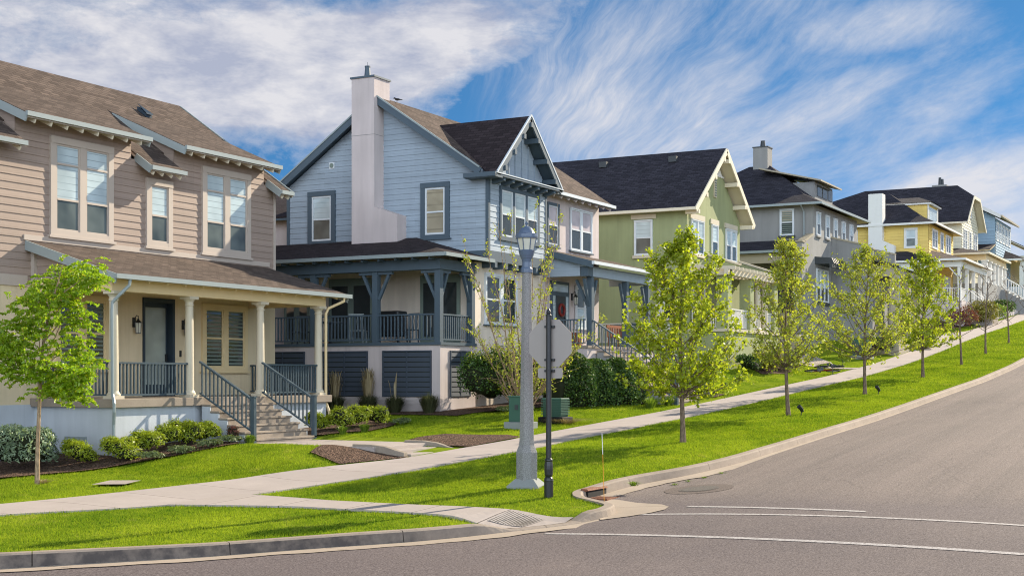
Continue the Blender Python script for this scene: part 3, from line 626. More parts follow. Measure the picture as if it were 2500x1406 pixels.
def column(h, x, y, z0, z1, r, mt, n=20):
    mb = MB(); mb.box(x - r * 1.5, x + r * 1.5, y - r * 1.5, y + r * 1.5, z0, z0 + .07); mb.box(x - r * 1.45, x + r * 1.45, y - r * 1.45, y + r * 1.45, z1 - .07, z1)
    mb.lathe(x, y, [(r * 1.38, z0 + .07), (r * 1.4, z0 + .11), (r * 1.2, z0 + .14), (r * 1.02, z0 + .18), (r, z0 + .7), (r * .86, z1 - .26), (r * .84, z1 - .24), (r * .98, z1 - .22), (r * .98, z1 - .19), (r * .86, z1 - .18), (r * .88, z1 - .14), (r * 1.25, z1 - .08), (r * 1.25, z1 - .07)], n)
    return mb.build('column', M[mt], h)
def lantern(h, w, a, z, name='wall_lantern'):
    mb = MB(); w.box(mb, a - .05, a + .05, 0, .03, z + .05, z + .3); c = Vector(w.p(a, .16, z))
    mb.tube([w.p(a, .03, z + .26), w.p(a, .1, z + .36), w.p(a, .16, z + .34), w.p(a, .16, z + .24)], .012, 6)
    mb.lathe(c.x, c.y, [(.02, z + .27), (.03, z + .24), (.09, z + .18), (.095, z + .165), (.01, z + .16)][::-1], 8)
    mb.lathe(c.x, c.y, [(.07, z - .12), (.07, z - .10)], 8)
    for k in range(4):
        t = k * math.pi / 2 + .78; mb.bar((c.x + .065 * math.cos(t), c.y + .065 * math.sin(t), z - .11), (c.x + .085 * math.cos(t), c.y + .085 * math.sin(t), z + .165), .012, .012)
    o = mb.build(name, M['black'], h)
    g = MB(); g.lathe(c.x, c.y, [(.055, z - .10), (.072, z + .16)], 8); g.build('glass', M['lamp_glass'], o); return o
def stairs(h, x0, x1, y0, ztop, n, rise, run, zb, tm, bm_):
    mb = MB()
    for i in range(1, n + 1):
        z = ztop - rise * i; ya, yb = y0 - run * i, y0 - run * (i - 1)
        mb.box(x0 + .04, x1 - .04, ya, yb, zb, z - .055); mb.box(x0 - .02, x1 + .02, ya - .02, yb, z - .05, z)
    for xa in (x0, x1 - .035):
        pts = [(xa, y0, zb)]
        for i in range(n, 0, -1): z = ztop - rise * i - .055; pts += [(xa, y0 - run * i + .004, zb if i == n else ztop - rise * (i + 1) - .055), (xa, y0 - run * i + .004, z)]
        pts.append((xa, y0, ztop - rise - .055)); s_ = MB(); s_.prism(pts, (.035, 0, 0)); s_.build('stair_cheek', M[bm_], h)
    return mb.build('steps', M[tm], h, bevel=.008)
def downspout(h, pts, mt='gutter', r=.04): mb = MB(); mb.tube(pts, r, 8); return mb.build('downspout', M[mt], h)

# ================================================================== 1: brown house
def brown_house():
    h = thing('house', (27, 25.75, -1.9), 'brown lap-sided house with columned front porch beside the young yard tree', 'house', 'houses along the street')
    F = W('f', 25.75)
    mb = MB()                                           # lower storey in stucco, open at the door
    mb.box(14, 27.3, 25.75, 26.0, -2.8, 2.2); mb.box(28.5, 32.9, 25.75, 26.0, -2.8, 2.2); mb.box(27.3, 28.5, 25.75, 26.0, -2.8, -.52); mb.box(27.3, 28.5, 25.75, 26.0, 2.1, 2.2); mb.box(14, 32.9, 26.0, 33.5, -2.8, 2.2)
    mb.build('wall', M['cream_stucco'], h)
    mb = MB(); mb.box(14, 32.9, 25.752, 33.5, 2.2, 5.7)
    for a, b in ((15.5, 19.6), (23.05, 26.87), (28.5, 32.35)): mb.box(a, b, 25.752, 28.3, 5.7, 6.3)
    laps(mb, F, [(14, 2.42), (32.86, 2.42), (32.86, 5.66), (14, 5.66)], .182)
    for a, b in ((15.5, 19.6), (23.05, 26.87), (28.5, 32.35)): laps(mb, F, [(a, 5.664), (b, 5.664), (b, 6.32), (a, 6.32)], .182)
    for a, b in ((23.05, 26.87), (28.5, 32.35), (15.5, 19.6)):   # dormer cheeks
        for aa in (a - .006, b - .054): mb.prism([(aa, 25.765, 5.66), (aa, 28.6, 7.63), (aa, 28.0, 7.36), (aa, 25.765, 6.37)], (.06, 0, 0))
    mb.prism([(32.9, 25.76, 5.7), (32.9, 29.63, 8.4), (32.9, 33.5, 5.7)], (-.06, 0, 0))
    mb.build('siding', M['brown_siding'], h)
    mb = MB(); F.box(mb, 14, 23.4, .0, .04, 2.16, 2.42); F.box(mb, 32.80, 32.9, 0, .03, 2.42, 5.6); each(mb, 'belt_trim', M['brown_trim'], h)
    # main roof, dormer roofs
    mz = lambda y: 5.5 + .68 * (y - 25.2)
    dz = lambda y: 6.2 + .435 * (y - 25.2)
    P = lambda x0, x1, y0, y1, f: [(x0, y0, f(y0)), (x1, y0, f(y0)), (x1, y1, f(y1)), (x0, y1, f(y1))]
    polys = [P(13.5, 33.05, 26.1, 29.63, mz)] + [P(a, b, 25.2, 26.1, mz) for a, b in ((19.75, 22.9), (27.03, 28.36), (32.47, 33.05))] + [[(13.5, 29.63, mz(29.63)), (33.05, 29.63, mz(29.63)), (33.05, 34, 5.5), (13.5, 34, 5.5)]]
    roof(h, polys, .045, 'brown_roof', 'brown_trim')
    D = ((22.9, 27.02), (28.36, 32.47), (15.3, 19.75))
    roof(h, [P(a, b, 25.2, 28.05, dz) for a, b in D], .045, 'brown_roof', 'brown_trim', 'dormer_roof')
    segs = []; gut = []; tails = MB()
    for a, b in D:
        gut.append(((a - .02, 25.17, 6.17), (b + .02, 25.17, 6.17)))
        for x in (a + .012, b - .012): segs.append(((x, 25.2, 6.075), (x, 27.9, dz(27.9) - .125)))
        n = 8
        for k in range(n): x = a + .3 + (b - a - .6) * k / (n - 1); tails.bar((x, 25.24, 6.03), (x, 25.75, 6.25), .045, .10)
    for a, b in ((19.75, 22.9), (27.03, 28.36), (32.47, 33.05)):
        gut.append(((a, 25.17, 5.46), (b, 25.17, 5.46)))
        for k in range(4 if b - a > 1 else 2): x = a + .15 + (b - a - .3) * k / (3 if b - a > 1 else 1); tails.bar((x, 25.24, 5.32), (x, 25.75, 5.66), .045, .09)
    for x in (27.03, 32.47): segs.append(((x + .012, 25.2, 5.40), (x + .012, 25.75, 5.77)))
    segs.append(((33.04, 25.2, 5.42), (33.04, 29.63, 8.42)))
    trimbar(h, segs, .035, .2, 'sage_trim', 'rake_board'); trimbar(h, gut, .07, .11, 'gutter', 'gutter'); each(tails, 'rafter_tail', M['cream_trim'], h)
    mb = MB(); mb.prism([(30.0, 28.15, 7.52), (30.24, 28.15, 7.52), (30.24, 28.5, 7.76), (30.0, 28.5, 7.76)], (0, 0, .1)); mb.prism([(29.98, 28.1, 7.6), (30.26, 28.1, 7.6), (30.12, 28.55, 7.92)], (0, .05, .06)); mb.build('roof_vent', M['navy'], h)
    # upper windows
    for a0, a1 in ((24.1, 26.2), (29.6, 31.7)): window(h, F, a0, a1, 3.46, 5.88, 2, .17, 'brown_trim', 'brown_trim', (.36, .77), head=.0, sill=.06, gap=.2, low='pane_teal')
    window(h, F, 27.4, 28.4, 3.46, 5.27, 1, .17, 'brown_trim', 'brown_trim', (.47,), sill=.06, low='pane_teal')
    # porch
    pr = lambda y: 2.36 + .306 * (y - 22.85)
    roof(h, [P(23.35, 32.58, 22.85, 25.75, pr)], .05, 'brown_roof', None, 'porch_roof')
    mb = MB(); mb.box(23.6, 31.9, 23.05, 25.75, 2.285, 2.30); mb.prism([(q[0], q[1], q[2] - .13) for q in P(23.37, 32.55, 22.88, 25.7, pr)], (0, 0, .06)); mb.build('porch_ceiling', M['cream_paint'], h)
    mb = MB(); F.box(mb, 23.3, 32.6, .0, .04, 3.27, 3.40); mb.build('flashing', M['brown_trim'], h)
    trimbar(h, [((23.36, 22.82, 2.25), (23.36, 25.75, 3.15)), ((32.57, 22.85, 2.24), (32.57, 25.75, 3.13))], .04, .22, 'sage_trim', 'rake_board')
    trimbar(h, [((23.3, 22.79, 2.31), (32.62, 22.79, 2.31))], .10, .11, 'gutter', 'gutter')
    mb = MB(); mb.box(23.58, 31.92, 23.17, 23.43, 2.0, 2.28); mb.box(23.58, 23.84, 23.43, 25.75, 2.0, 2.26); mb.box(31.66, 31.92, 23.43, 25.75, 2.0, 2.28); mb.build('beam', M['cream_paint'], h)
    mb = MB(); mb.prism([(23.62, 23.3, 2.265), (23.62, 25.75, 2.265), (23.62, 25.75, 3.02)], (.08, 0, 0)); laps(mb, W('l', 23.62), [(23.4, 2.29), (25.73, 2.29), (25.73, 3.02)], .18); mb.build('porch_gable', M['brown_siding'], h)
    mb = MB(); mb.box(23.52, 23.62, 25.62, 25.74, 2.27, 3.0); each(mb, 'corner_board', M['brown_trim'], h)
    t = MB()
    for k in range(14): x = 23.9 + 8.2 * k / 13; t.bar((x, 22.9, 2.24), (x, 23.17, 2.32), .05, .07)
    each(t, 'rafter_tail', M['cream_paint'], h)
    for x in (23.76, 26.35, 29.14, 31.74): column(h, x, 23.3, -.51, 2.0, .115, 'off_white')
    mb = MB(); mb.box(23.5, 31.98, 23.0, 25.75, -.71, -.51); mb.build('porch_slab', M['concrete'], h, bevel=.01)
    mb = MB(); mb.box(23.62, 26.36, 23.12, 25.75, -2.8, -.71); mb.box(29.13, 31.86, 23.12, 25.75, -2.8, -.71); mb.box(26.36, 29.13, 23.16, 25.75, -2.8, -.71); F.box(mb, 14, 23.62, .0, .03, -2.8, -.66); mb.build('foundation', M['white_stucco'], h)
    stairs(h, 26.47, 29.02, 23.0, -.51, 6, .167, .27, -2.2, 'concrete', 'white_stucco')
    for x in (26.52, 28.98):
        railing(h, (x, 23.1, -.52), (x, 21.45, -1.45), .90, 'rail_blue', .13, .03, .06, .12, 'stair_railing')
        mb = MB(); mb.box(x - .05, x + .05, 21.36, 21.46, -1.68, -.50); mb.box(x - .065, x + .065, 21.345, 21.475, -.50, -.47); mb.build('newel_post', M['rail_blue'], h)
    railing(h, (23.88, 23.28, -.51), (26.23, 23.28, -.51), .84, 'rail_blue'); railing(h, (29.26, 23.28, -.51), (31.62, 23.28, -.51), .84, 'rail_blue')
    railing(h, (23.72, 23.42, -.51), (23.72, 25.72, -.51), .84, 'rail_blue'); railing(h, (31.74, 23.42, -.51), (31.74, 25.72, -.51), .84, 'rail_blue')
    # door with glass, porch windows with shutters
    mb = MB(); mb.box(27.3, 27.36, 25.70, 26.0, -.51, 2.1); mb.box(28.4, 28.5, 25.70, 26.0, -.51, 2.1); mb.box(27.36, 28.4, 25.70, 26.0, 1.98, 2.1)
    mb.box(27.36, 28.4, 25.90, 25.96, -.51, 1.98); d = mb.build('door', M['navy'], h)
    mb = MB(); mb.poly([(27.43, 25.89, -.2), (28.33, 25.89, -.2), (28.33, 25.89, 1.86), (27.43, 25.89, 1.86)]); mb.build('glass', M['frosted'], d)
    mb = MB(); mb.box(28.3, 28.34, 25.83, 25.9, .42, .62); mb.build('handle', M['black'], d)
    window(h, F, 29.6, 31.55, .16, 2.05, 2, .14, 'cream_paint', 'cream_paint', (.5,), 'pane_dark', 'pane_dark', gap=.2, sill=.05, louv=True)
    window(h, F, 24.25, 26.05, .16, 2.05, 2, .14, 'cream_paint', 'cream_paint', (.5,), 'pane_dark', 'pane_dark', gap=.2, sill=.05, louv=True)
    lantern(h, F, 26.98, 1.25); lantern(h, F, 28.86, 1.25)
    mb = MB(); F.box(mb, 28.72, 28.78, 0, .03, .55, .72); mb.build('doorbell', M['black'], h)
    downspout(h, [(23.78, 22.8, 2.27), (23.77, 22.82, 2.12), (23.6, 22.95, 1.9), (23.52, 23.1, 1.72), (23.5, 23.1, 1.5), (23.5, 23.08, -.40), (23.42, 22.95, -.62), (23.42, 22.95, -.8), (23.5, 23.04, -1.1), (23.5, 23.04, -1.95)])
    downspout(h, [(32.3, 22.8, 2.27), (32.3, 22.82, 2.16), (31.95, 23.1, 1.95), (31.88, 23.14, 1.8), (31.88, 23.14, -.7), (31.92, 23.05, -1.0), (31.92, 23.05, -1.6)], 'cream_paint')
    mb = MB(); W('l', 23.62).box(mb, 24.0, 24.7, 0, .03, -1.75, -1.4); mb.build('foundation_vent', M['gutter'], h)

# ================================================================== 2: blue-grey gabled house
def grey_house():
    h = thing('house', (43, 25.6, -1.0), 'blue-grey gabled house with tall pale chimney and raised side porch on louvred base', 'house', 'houses along the street')
    S = W('l', 38.4); F = W('f', 21.85); B = W('f', 21.5); FL = W('f', 21.85); SL = W('l', 38.1)
    mz = lambda y: 6.52 + .674 * (y - 21.4)
    zb = lambda y: mz(51.2 - y)
    mb = MB(); mb.box(38.41, 47.7, 21.87, 29.5, -2.6, 6.6); mb.prism([(38.41, 21.9, 6.6), (38.41, 29.4, 6.6), (38.41, 25.6, 9.15)], (9.2, 0, 0)); mb.build('wall', M['pink_stucco'], h)
    mb = MB(); mb.box(38.1, 42.9, 21.85, 29.45, -2.5, 3.69); mb.build('lower_wall', M['porch_stucco'], h)
    mb = MB(); mb.box(38.41, 42.5, 21.51, 22.2, 3.72, 6.55)
    laps(mb, S, [(21.52, 4.06), (29.48, 4.06), (29.48, 6.55), (25.6, 9.2), (21.9, 6.72), (21.52, 6.62)], .182); laps(mb, B, [(38.42, 4.06), (42.48, 4.06), (42.48, 6.5), (38.42, 6.5)], .182)
    mb.build('siding', M['grey_siding'], h)
    mb = MB()
    for w_, a, b in ((S, 21.47, 21.58), (S, 29.39, 29.52), (B, 38.36, 38.48), (B, 42.4, 42.52)): w_.box(mb, a, b, .0, .035, 4.06, 6.55)
    each(mb, 'corner_board', M['grey_trim'], h)
    mb = MB(); B.box(mb, 38.33, 42.55, .0, .06, 3.72, 4.06); S.box(mb, 21.45, 22.6, .0, .06, 3.72, 4.06); mb.box(38.36, 42.5, 21.5, 21.9, 3.70, 3.76)
    for k in range(6): x = 38.6 + .72 * k; mb.box(x, x + .16, 21.36, 21.9, 3.52, 3.70)
    mb.build('bay_base', M['grey_trim'], h)
    # main roof, cross gable
    Pm = lambda x0, x1: [[(x0, 21.4, mz(21.4)), (x1, 21.4, mz(21.4)), (x1, 25.6, mz(25.6)), (x0, 25.6, mz(25.6))], [(x0, 25.6, mz(25.6)), (x1, 25.6, mz(25.6)), (x1, 29.8, mz(21.4)), (x0, 29.8, mz(21.4))]]
    main = [[(42.75, 21.4, mz(21.4)), (48.05, 21.4, mz(21.4)), (48.05, 25.6, mz(25.6)), (42.75, 25.6, mz(25.6))], [(38.02, 21.75, mz(21.75)), (42.75, 21.75, mz(21.75)), (42.75, 25.6, mz(25.6)), (38.02, 25.6, mz(25.6))], Pm(38.02, 48.05)[1]]
    roof(h, main, .05, 'brown_roof', 'grey_trim')
    cz = 8.66; ex = 2.3; ez = 6.5
    for side in (-1, 1):
        x1 = 40.45 + side * ex; tri = [(40.45, 21.05, cz), (x1, 21.05, ez), (x1, 21.4 + (ez - 6.52) / .674, ez), (40.45, 21.4 + (cz - 6.52) / .674, cz)]
        roof(h, [tri if side > 0 else tri[::-1]], .05, 'dark_roof', 'grey_trim', 'cross_gable_roof')
    trimbar(h, [((38.03, 21.6, mz(21.6) - .11), (38.03, 25.6, mz(25.6) - .11)), ((38.03, 25.6, mz(25.6) - .11), (38.03, 29.8, 6.41))], .05, .24, 'grey_trim', 'rake_board')
    trimbar(h, [((38.0, 21.6, mz(21.6) + .03), (38.0, 25.6, mz(25.6) + .03)), ((38.0, 25.6, mz(25.6) + .03), (38.0, 29.8, 6.55))], .05, .05, 'gutter', 'drip_edge')
    trimbar(h, [((38.15, 21.03, 6.40), (40.45, 21.03, 8.56)), ((42.75, 21.03, 6.40), (40.45, 21.03, 8.56))], .06, .22, 'grey_trim', 'rake_board')
    trimbar(h, [((38.12, 21.01, 6.52), (40.45, 21.01, 8.69)), ((42.78, 21.01, 6.52), (40.45, 21.01, 8.69))], .05, .05, 'white_vinyl', 'drip_edge')
    mb = MB(); mb.prism([(38.5, 21.5, 6.66), (42.4, 21.5, 6.66), (40.45, 21.5, 8.48)], (0, .12, 0))
    for k in range(8):
        x = 38.8 + .47 * k; top = 8.42 - abs(x - 40.45) * .94; mb.box(x - .025, x + .025, 21.46, 21.5, 6.68, max(6.7, top))
    mb.build('gable_panel', M['grey_siding'], h)
    mb = MB(); mb.box(38.05, 42.85, 21.0, 21.55, 6.40, 6.47); mb.build('gable_shelf', M['grey_trim'], h)
    mb = MB(); mb.box(38.05, 42.85, 20.98, 21.02, 6.47, 6.50); mb.build('shelf_flashing', M['white_vinyl'], h)
    mb = MB(); mb.box(37.95, 38.42, 20.98, 22.15, 6.34, 6.42); mb.box(37.92, 38.0, 20.98, 22.15, 6.36, 6.50); mb.build('return_gutter', M['grey_trim'], h)
    mb = MB()
    for k in range(7): x = 38.62 + .6 * k; mb.prism([(x, 21.05, 6.39), (x, 21.05, 6.30), (x, 21.35, 6.22), (x, 21.5, 6.22), (x, 21.5, 6.39)], (.14, 0, 0))
    for s_ in (-1, 1):
        for f in (.22, .5, .78): x = 40.45 + s_ * ex * f; z = cz - (cz - ez) * f - .22; mb.box(x - .07, x + .07, 20.96, 21.5, z - .14, z + .02)
    mb.box(40.38, 40.52, 20.96, 21.5, 8.28, 8.44); each(mb, 'bracket', M['grey_trim'], h)
    trimbar(h, [((42.8, 21.36, 6.47), (48.1, 21.36, 6.47))], .08, .11, 'white_vinyl', 'gutter')
    t = MB()
    for k in range(9): x = 43.0 + .6 * k; t.bar((x, 21.42, 6.34), (x, 21.84, 6.6), .05, .09)
    each(t, 'rafter_tail', M['pink_stucco'], h)
    # chimney
    mb = MB(); mb.box(37.82, 38.75, 25.5, 26.4, 4.2, 9.92); mb.prism([(37.82, 25.5, 4.2), (37.82, 24.6, 4.2), (37.82, 24.6, 5.32), (37.82, 25.5, 5.62)], (.6, 0, 0)); c = mb.build('chimney', M['pink_stucco'], h)
    mb = MB(); mb.box(37.815, 37.82, 25.5, 26.4, 8.02, 8.035); mb.box(37.82, 38.4, 25.495, 25.5, 8.02, 8.035); mb.build('joint', M['taupe_stucco'], c)
    mb = MB(); mb.box(37.78, 38.79, 25.46, 26.44, 9.92, 9.98); mb.lathe(38.1, 25.95, [(.12, 9.98), (.085, 10.32), (.1, 10.33), (.1, 10.37)], 10); mb.tube([(38.1, 25.95, 10.3), (38.1, 25.95, 10.5)], .008, 5); mb.build('flue', M['grey_trim'], c)
    mb = MB(); S.box(mb, 27.5, 27.72, 0, .03, 7.1, 7.32); v = mb.build('wall_vent', M['white_vinyl'], h); mb = MB(); mb.tube([(38.36, 27.61, 7.21), (38.35, 27.61, 7.21)], .08, 14); mb.build('grille', M['louver'], v)
    # windows
    window(h, S, 27.45, 28.6, 4.52, 6.36, 1, .17, 'grey_trim', 'white_vinyl', (.48,), low='pane_teal', sash=.06, sill=.04)
    window(h, S, 22.92, 24.02, 4.52, 6.36, 1, .17, 'grey_trim', 'white_vinyl', (.48,), up='pane_tan', low='pane_tan', sash=.06, sill=.04)
    window(h, B, 39.1, 41.9, 4.5, 6.22, 3, .12, 'grey_trim', 'white_vinyl', (.48,), gap=.14, sash=.055, sill=.05)
    window(h, F, 43.2, 44.15, 4.62, 6.18, 1, .1, 'grey_trim', 'white_vinyl', (.5,), up='pane_pink', sill=.04); window(h, F, 45.1, 46.95, 4.62, 6.18, 2, .05, 'white_vinyl', 'white_vinyl', (.5,), up='pane_pink', gap=.14, sill=.05, sillm='grey_trim')
    window(h, FL, 38.75, 40.95, 1.7, 3.38, 2, .08, 'white_vinyl', 'white_vinyl', (.5,), up='pane_dark', gap=.2, sill=.04, sillm='grey_trim')
    # side porch on its louvred base
    E = W('l', 35.93); EF = W('f', 21.8)
    mb = MB(); mb.box(35.93, 38.1, 21.8, 32, -2.6, .98); mb.build('porch_base', M['pink_stucco'], h)
    for a0, a1, w_ in ((22.1, 23.9, E), (24.45, 26.25, E), (26.9, 28.7, E), (36.5, 37.75, EF)):
        mb = MB(); w_.box(mb, a0, a1, 0, .012, -.62, .82); w_.box(mb, a0, a0 + .05, 0, .04, -.62, .82); w_.box(mb, a1 - .05, a1, 0, .04, -.62, .82); w_.box(mb, a0 + .05, a1 - .05, 0, .038, .78, .82); w_.box(mb, (a0 + a1) / 2 - .02, (a0 + a1) / 2 + .02, 0, .039, -.62, .78)
        for k in range(9):
            z = -.6 + .154 * k; mb.prism([w_.p(a0 + .05, .036, z), w_.p(a0 + .05, .018, z + .132), w_.p(a0 + .05, .013, z + .132), w_.p(a0 + .05, .030, z)], Vector(w_.p(a1 - .05, 0, 0)) - Vector(w_.p(a0 + .05, 0, 0)))
        o = mb.build('louvre_panel', M['louvre'], h); bk = MB(); w_.quad(bk, a0 + .05, a1 - .05, .0125, -.62, .78); bk.build('backing', M['core'], o)  # near-black backing paints in the shade between the slats
    mb = MB(); mb.box(35.88, 38.1, 21.75, 32, .98, 1.07); mb.build('porch_deck', M['grey_trim'], h)
    mb = MB()
    ps = [(36.02, 21.9), (36.02, 24.2), (36.02, 26.6), (36.02, 29.0), (37.98, 21.9)]
    for x, y in ps: p_ = MB(); p_.box(x - .1, x + .1, y - .1, y + .1, 1.07, 3.52); p_.build('post', M['grey_trim'], h)
    mb.box(35.86, 36.14, 21.76, 32, 3.3, 3.62); mb.box(36.14, 38.1, 21.76, 22.02, 3.3, 3.62); mb.build('beam', M['grey_trim'], h)
    br = MB()
    for x, y in ps[:4]:
        for s_ in (-1, 1):
            if y < 22 and s_ < 0: continue
            br.bar((x, y + s_ * .1, 2.42), (x, y + s_ * .48, 3.2), .09, .09); br.box(x - .06, x + .06, y + s_ * .1, y + s_ * .62, 3.2, 3.3)
    for x, s_ in ((36.02, 1), (37.98, -1)): br.bar((x + s_ * .1, 21.9, 2.42), (x + s_ * .48, 21.9, 3.2), .09, .09); br.box(x + s_ * .1, x + s_ * .62, 21.84, 21.96, 3.2, 3.3)
    each(br, 'bracket', M['grey_trim'], h)
    for a, b in ((21.9, 24.2), (24.2, 26.6), (26.6, 29.0), (29.0, 31.4)): railing(h, (36.02, a + .1, 1.07), (36.02, b - .1, 1.07), .86, 'grey_trim', .13)
    railing(h, (36.12, 21.9, 1.07), (37.88, 21.9, 1.07), .86, 'grey_trim', .13)
    ez_, pz = 3.77, 4.59
    roof(h, [[(35.45, 21.35, ez_), (38.4, 24.2, pz), (38.4, 32, pz), (35.45, 32, ez_)], [(35.45, 21.35, ez_), (38.4, 21.35, ez_), (38.4, 24.2, pz)]], .05, 'dark_roof', 'grey_trim', 'porch_roof')
    trimbar(h, [((35.41, 21.3, 3.71), (35.41, 32, 3.71)), ((35.41, 21.31, 3.71), (38.45, 21.31, 3.71))], .09, .11, 'gutter', 'gutter')
    t = MB()
    for k in range(15): y = 21.9 + .62 * k; t.box(35.5, 35.86, y, y + .06, 3.58, 3.65)
    each(t, 'rafter_tail', M['grey_trim'], h)
    # french doors inside the side porch
    for a0, a1 in ((22.35, 23.85), (25.7, 27.5), (28.3, 29.4)):
        mb = MB(); SL.box(mb, a0, a1, .001, .05, 1.07, 3.3); d = mb.build('french_door', M['louver'], h)
        for k in range(2):
            w2 = (a1 - a0) / 2; b0 = a0 + k * w2; mb = MB(); SL.quad(mb, b0 + .12, b0 + w2 - .12, .053, 1.3, 3.05); mb.build('pane', M['pane_dark'], d)
    # front porch and its stairs
    pz = lambda y: 3.97 + .26 * (y - 19.85)
    roof(h, [[(42.78, 19.85, pz(19.85)), (49.05, 19.85, pz(19.85)), (49.05, 21.85, pz(21.85)), (42.78, 21.85, pz(21.85))]], .05, 'brown_roof', None, 'front_porch_roof')
    trimbar(h, [((42.8, 19.82, 3.86), (42.8, 21.85, 4.38))], .05, .22, 'grey_trim', 'rake_board'); trimbar(h, [((42.72, 19.8, 3.92), (49.1, 19.8, 3.92))], .10, .11, 'white_vinyl', 'gutter')
    mb = MB(); mb.prism([(42.98, 20.2, 3.86), (42.98, 21.85, 3.86), (42.98, 21.85, 4.3)], (.06, 0, 0)); mb.box(42.98, 48.8, 20.2, 21.85, 3.82, 3.86); mb.build('porch_gable', M['grey_siding'], h)
    mb = MB(); mb.box(43.38, 48.8, 20.14, 20.40, 3.5, 3.82); mb.box(43.0, 43.2, 20.4, 21.85, 3.5, 3.84); mb.box(48.6, 48.8, 20.4, 21.85, 3.5, 3.82); mb.build('beam', M['grey_siding'], h)
    mb = MB(); mb.box(43.0, 43.4, 20.12, 20.42, 3.49, 3.84); mb.build('beam_end', M['grey_trim'], h)
    br = MB(); fp = ((43.5, 20.27), (46.55, 20.27), (48.6, 20.27))
    for x, y in fp:
        p_ = MB(); p_.box(x - .1, x + .1, y - .1, y + .1, 1.09, 3.5); p_.build('post', M['grey_trim'], h)
        for s_ in (-1, 1):
            if x + s_ > 49.2: continue
            br.bar((x + s_ * .1, y, 2.5), (x + s_ * .5, y, 3.4), .09, .09)
    br.bar((43.5, 20.37, 2.5), (43.5, 20.8, 3.4), .09, .09); each(br, 'bracket', M['grey_trim'], h)
    mb = MB(); mb.box(42.9, 48.9, 20.1, 21.86, -2.4, 1.0); mb.build('front_porch_base', M['pink_stucco'], h)
    mb = MB(); mb.box(42.85, 48.95, 20.05, 21.86, 1.0, 1.09); mb.build('front_porch_deck', M['concrete'], h)
    railing(h, (43.1, 20.27, 1.09), (43.1, 21.8, 1.09), .9, 'grey_trim', .13); railing(h, (46.65, 20.27, 1.09), (48.5, 20.27, 1.09), .9, 'grey_trim', .13); railing(h, (48.6, 20.4, 1.09), (48.6, 21.8, 1.09), .9, 'grey_trim', .13)
    stairs(h, 43.55, 46.5, 20.05, 1.09, 11, .173, .272, -2.2, 'concrete', 'taupe_stucco')
    for x in (43.5, 46.52):
        railing(h, (x, 20.17, 1.08), (x, 17.1, -.86), .9, 'grey_trim', .14, .03, .06, .12, 'stair_railing'); mb = MB(); mb.box(x - .06, x + .06, 17.0, 17.12, -1.15, .08); mb.build('newel_post', M['grey_trim'], h)
    mb = MB(); F.box(mb, 43.55, 44.95, .0, .06, 1.09, 3.42); d = mb.build('front_door', M['grey_trim'], h)
    mb = MB(); F.quad(mb, 43.62, 43.82, .063, 1.3, 2.9); F.quad(mb, 44.68, 44.88, .063, 1.3, 2.9); F.quad(mb, 43.65, 44.85, .063, 3.05, 3.32); mb.build('sidelight', M['pane_blind'], d)
    mb = MB(); F.box(mb, 43.9, 44.6, .06, .075, 1.12, 2.9); mb.build('leaf', M['charcoal'], d)
    mb = MB(); F.box(mb, 44.5, 44.54, .075, .12, 1.95, 2.15); mb.build('handle', M['black'], d)
    window(h, F, 45.55, 47.1, 1.75, 3.35, 2, .07, 'white_vinyl', 'white_vinyl', (.5,), up='pane_teal', low='pane_blind', gap=.1)
    lantern(h, F, 45.3, 2.75)
    # back wing glimpsed between the houses
    mb = MB(); mb.box(38.8, 46, 29.5, 36, -2, 5.6); mb.build('rear_wall', M['pink_stucco'], h)
    roof(h, [[(38.4, 29.5, 5.6), (46, 29.5, 8.2), (46, 36.4, 8.2), (38.4, 36.4, 5.6)]], .06, 'dark_roof', 'grey_trim', 'rear_roof')

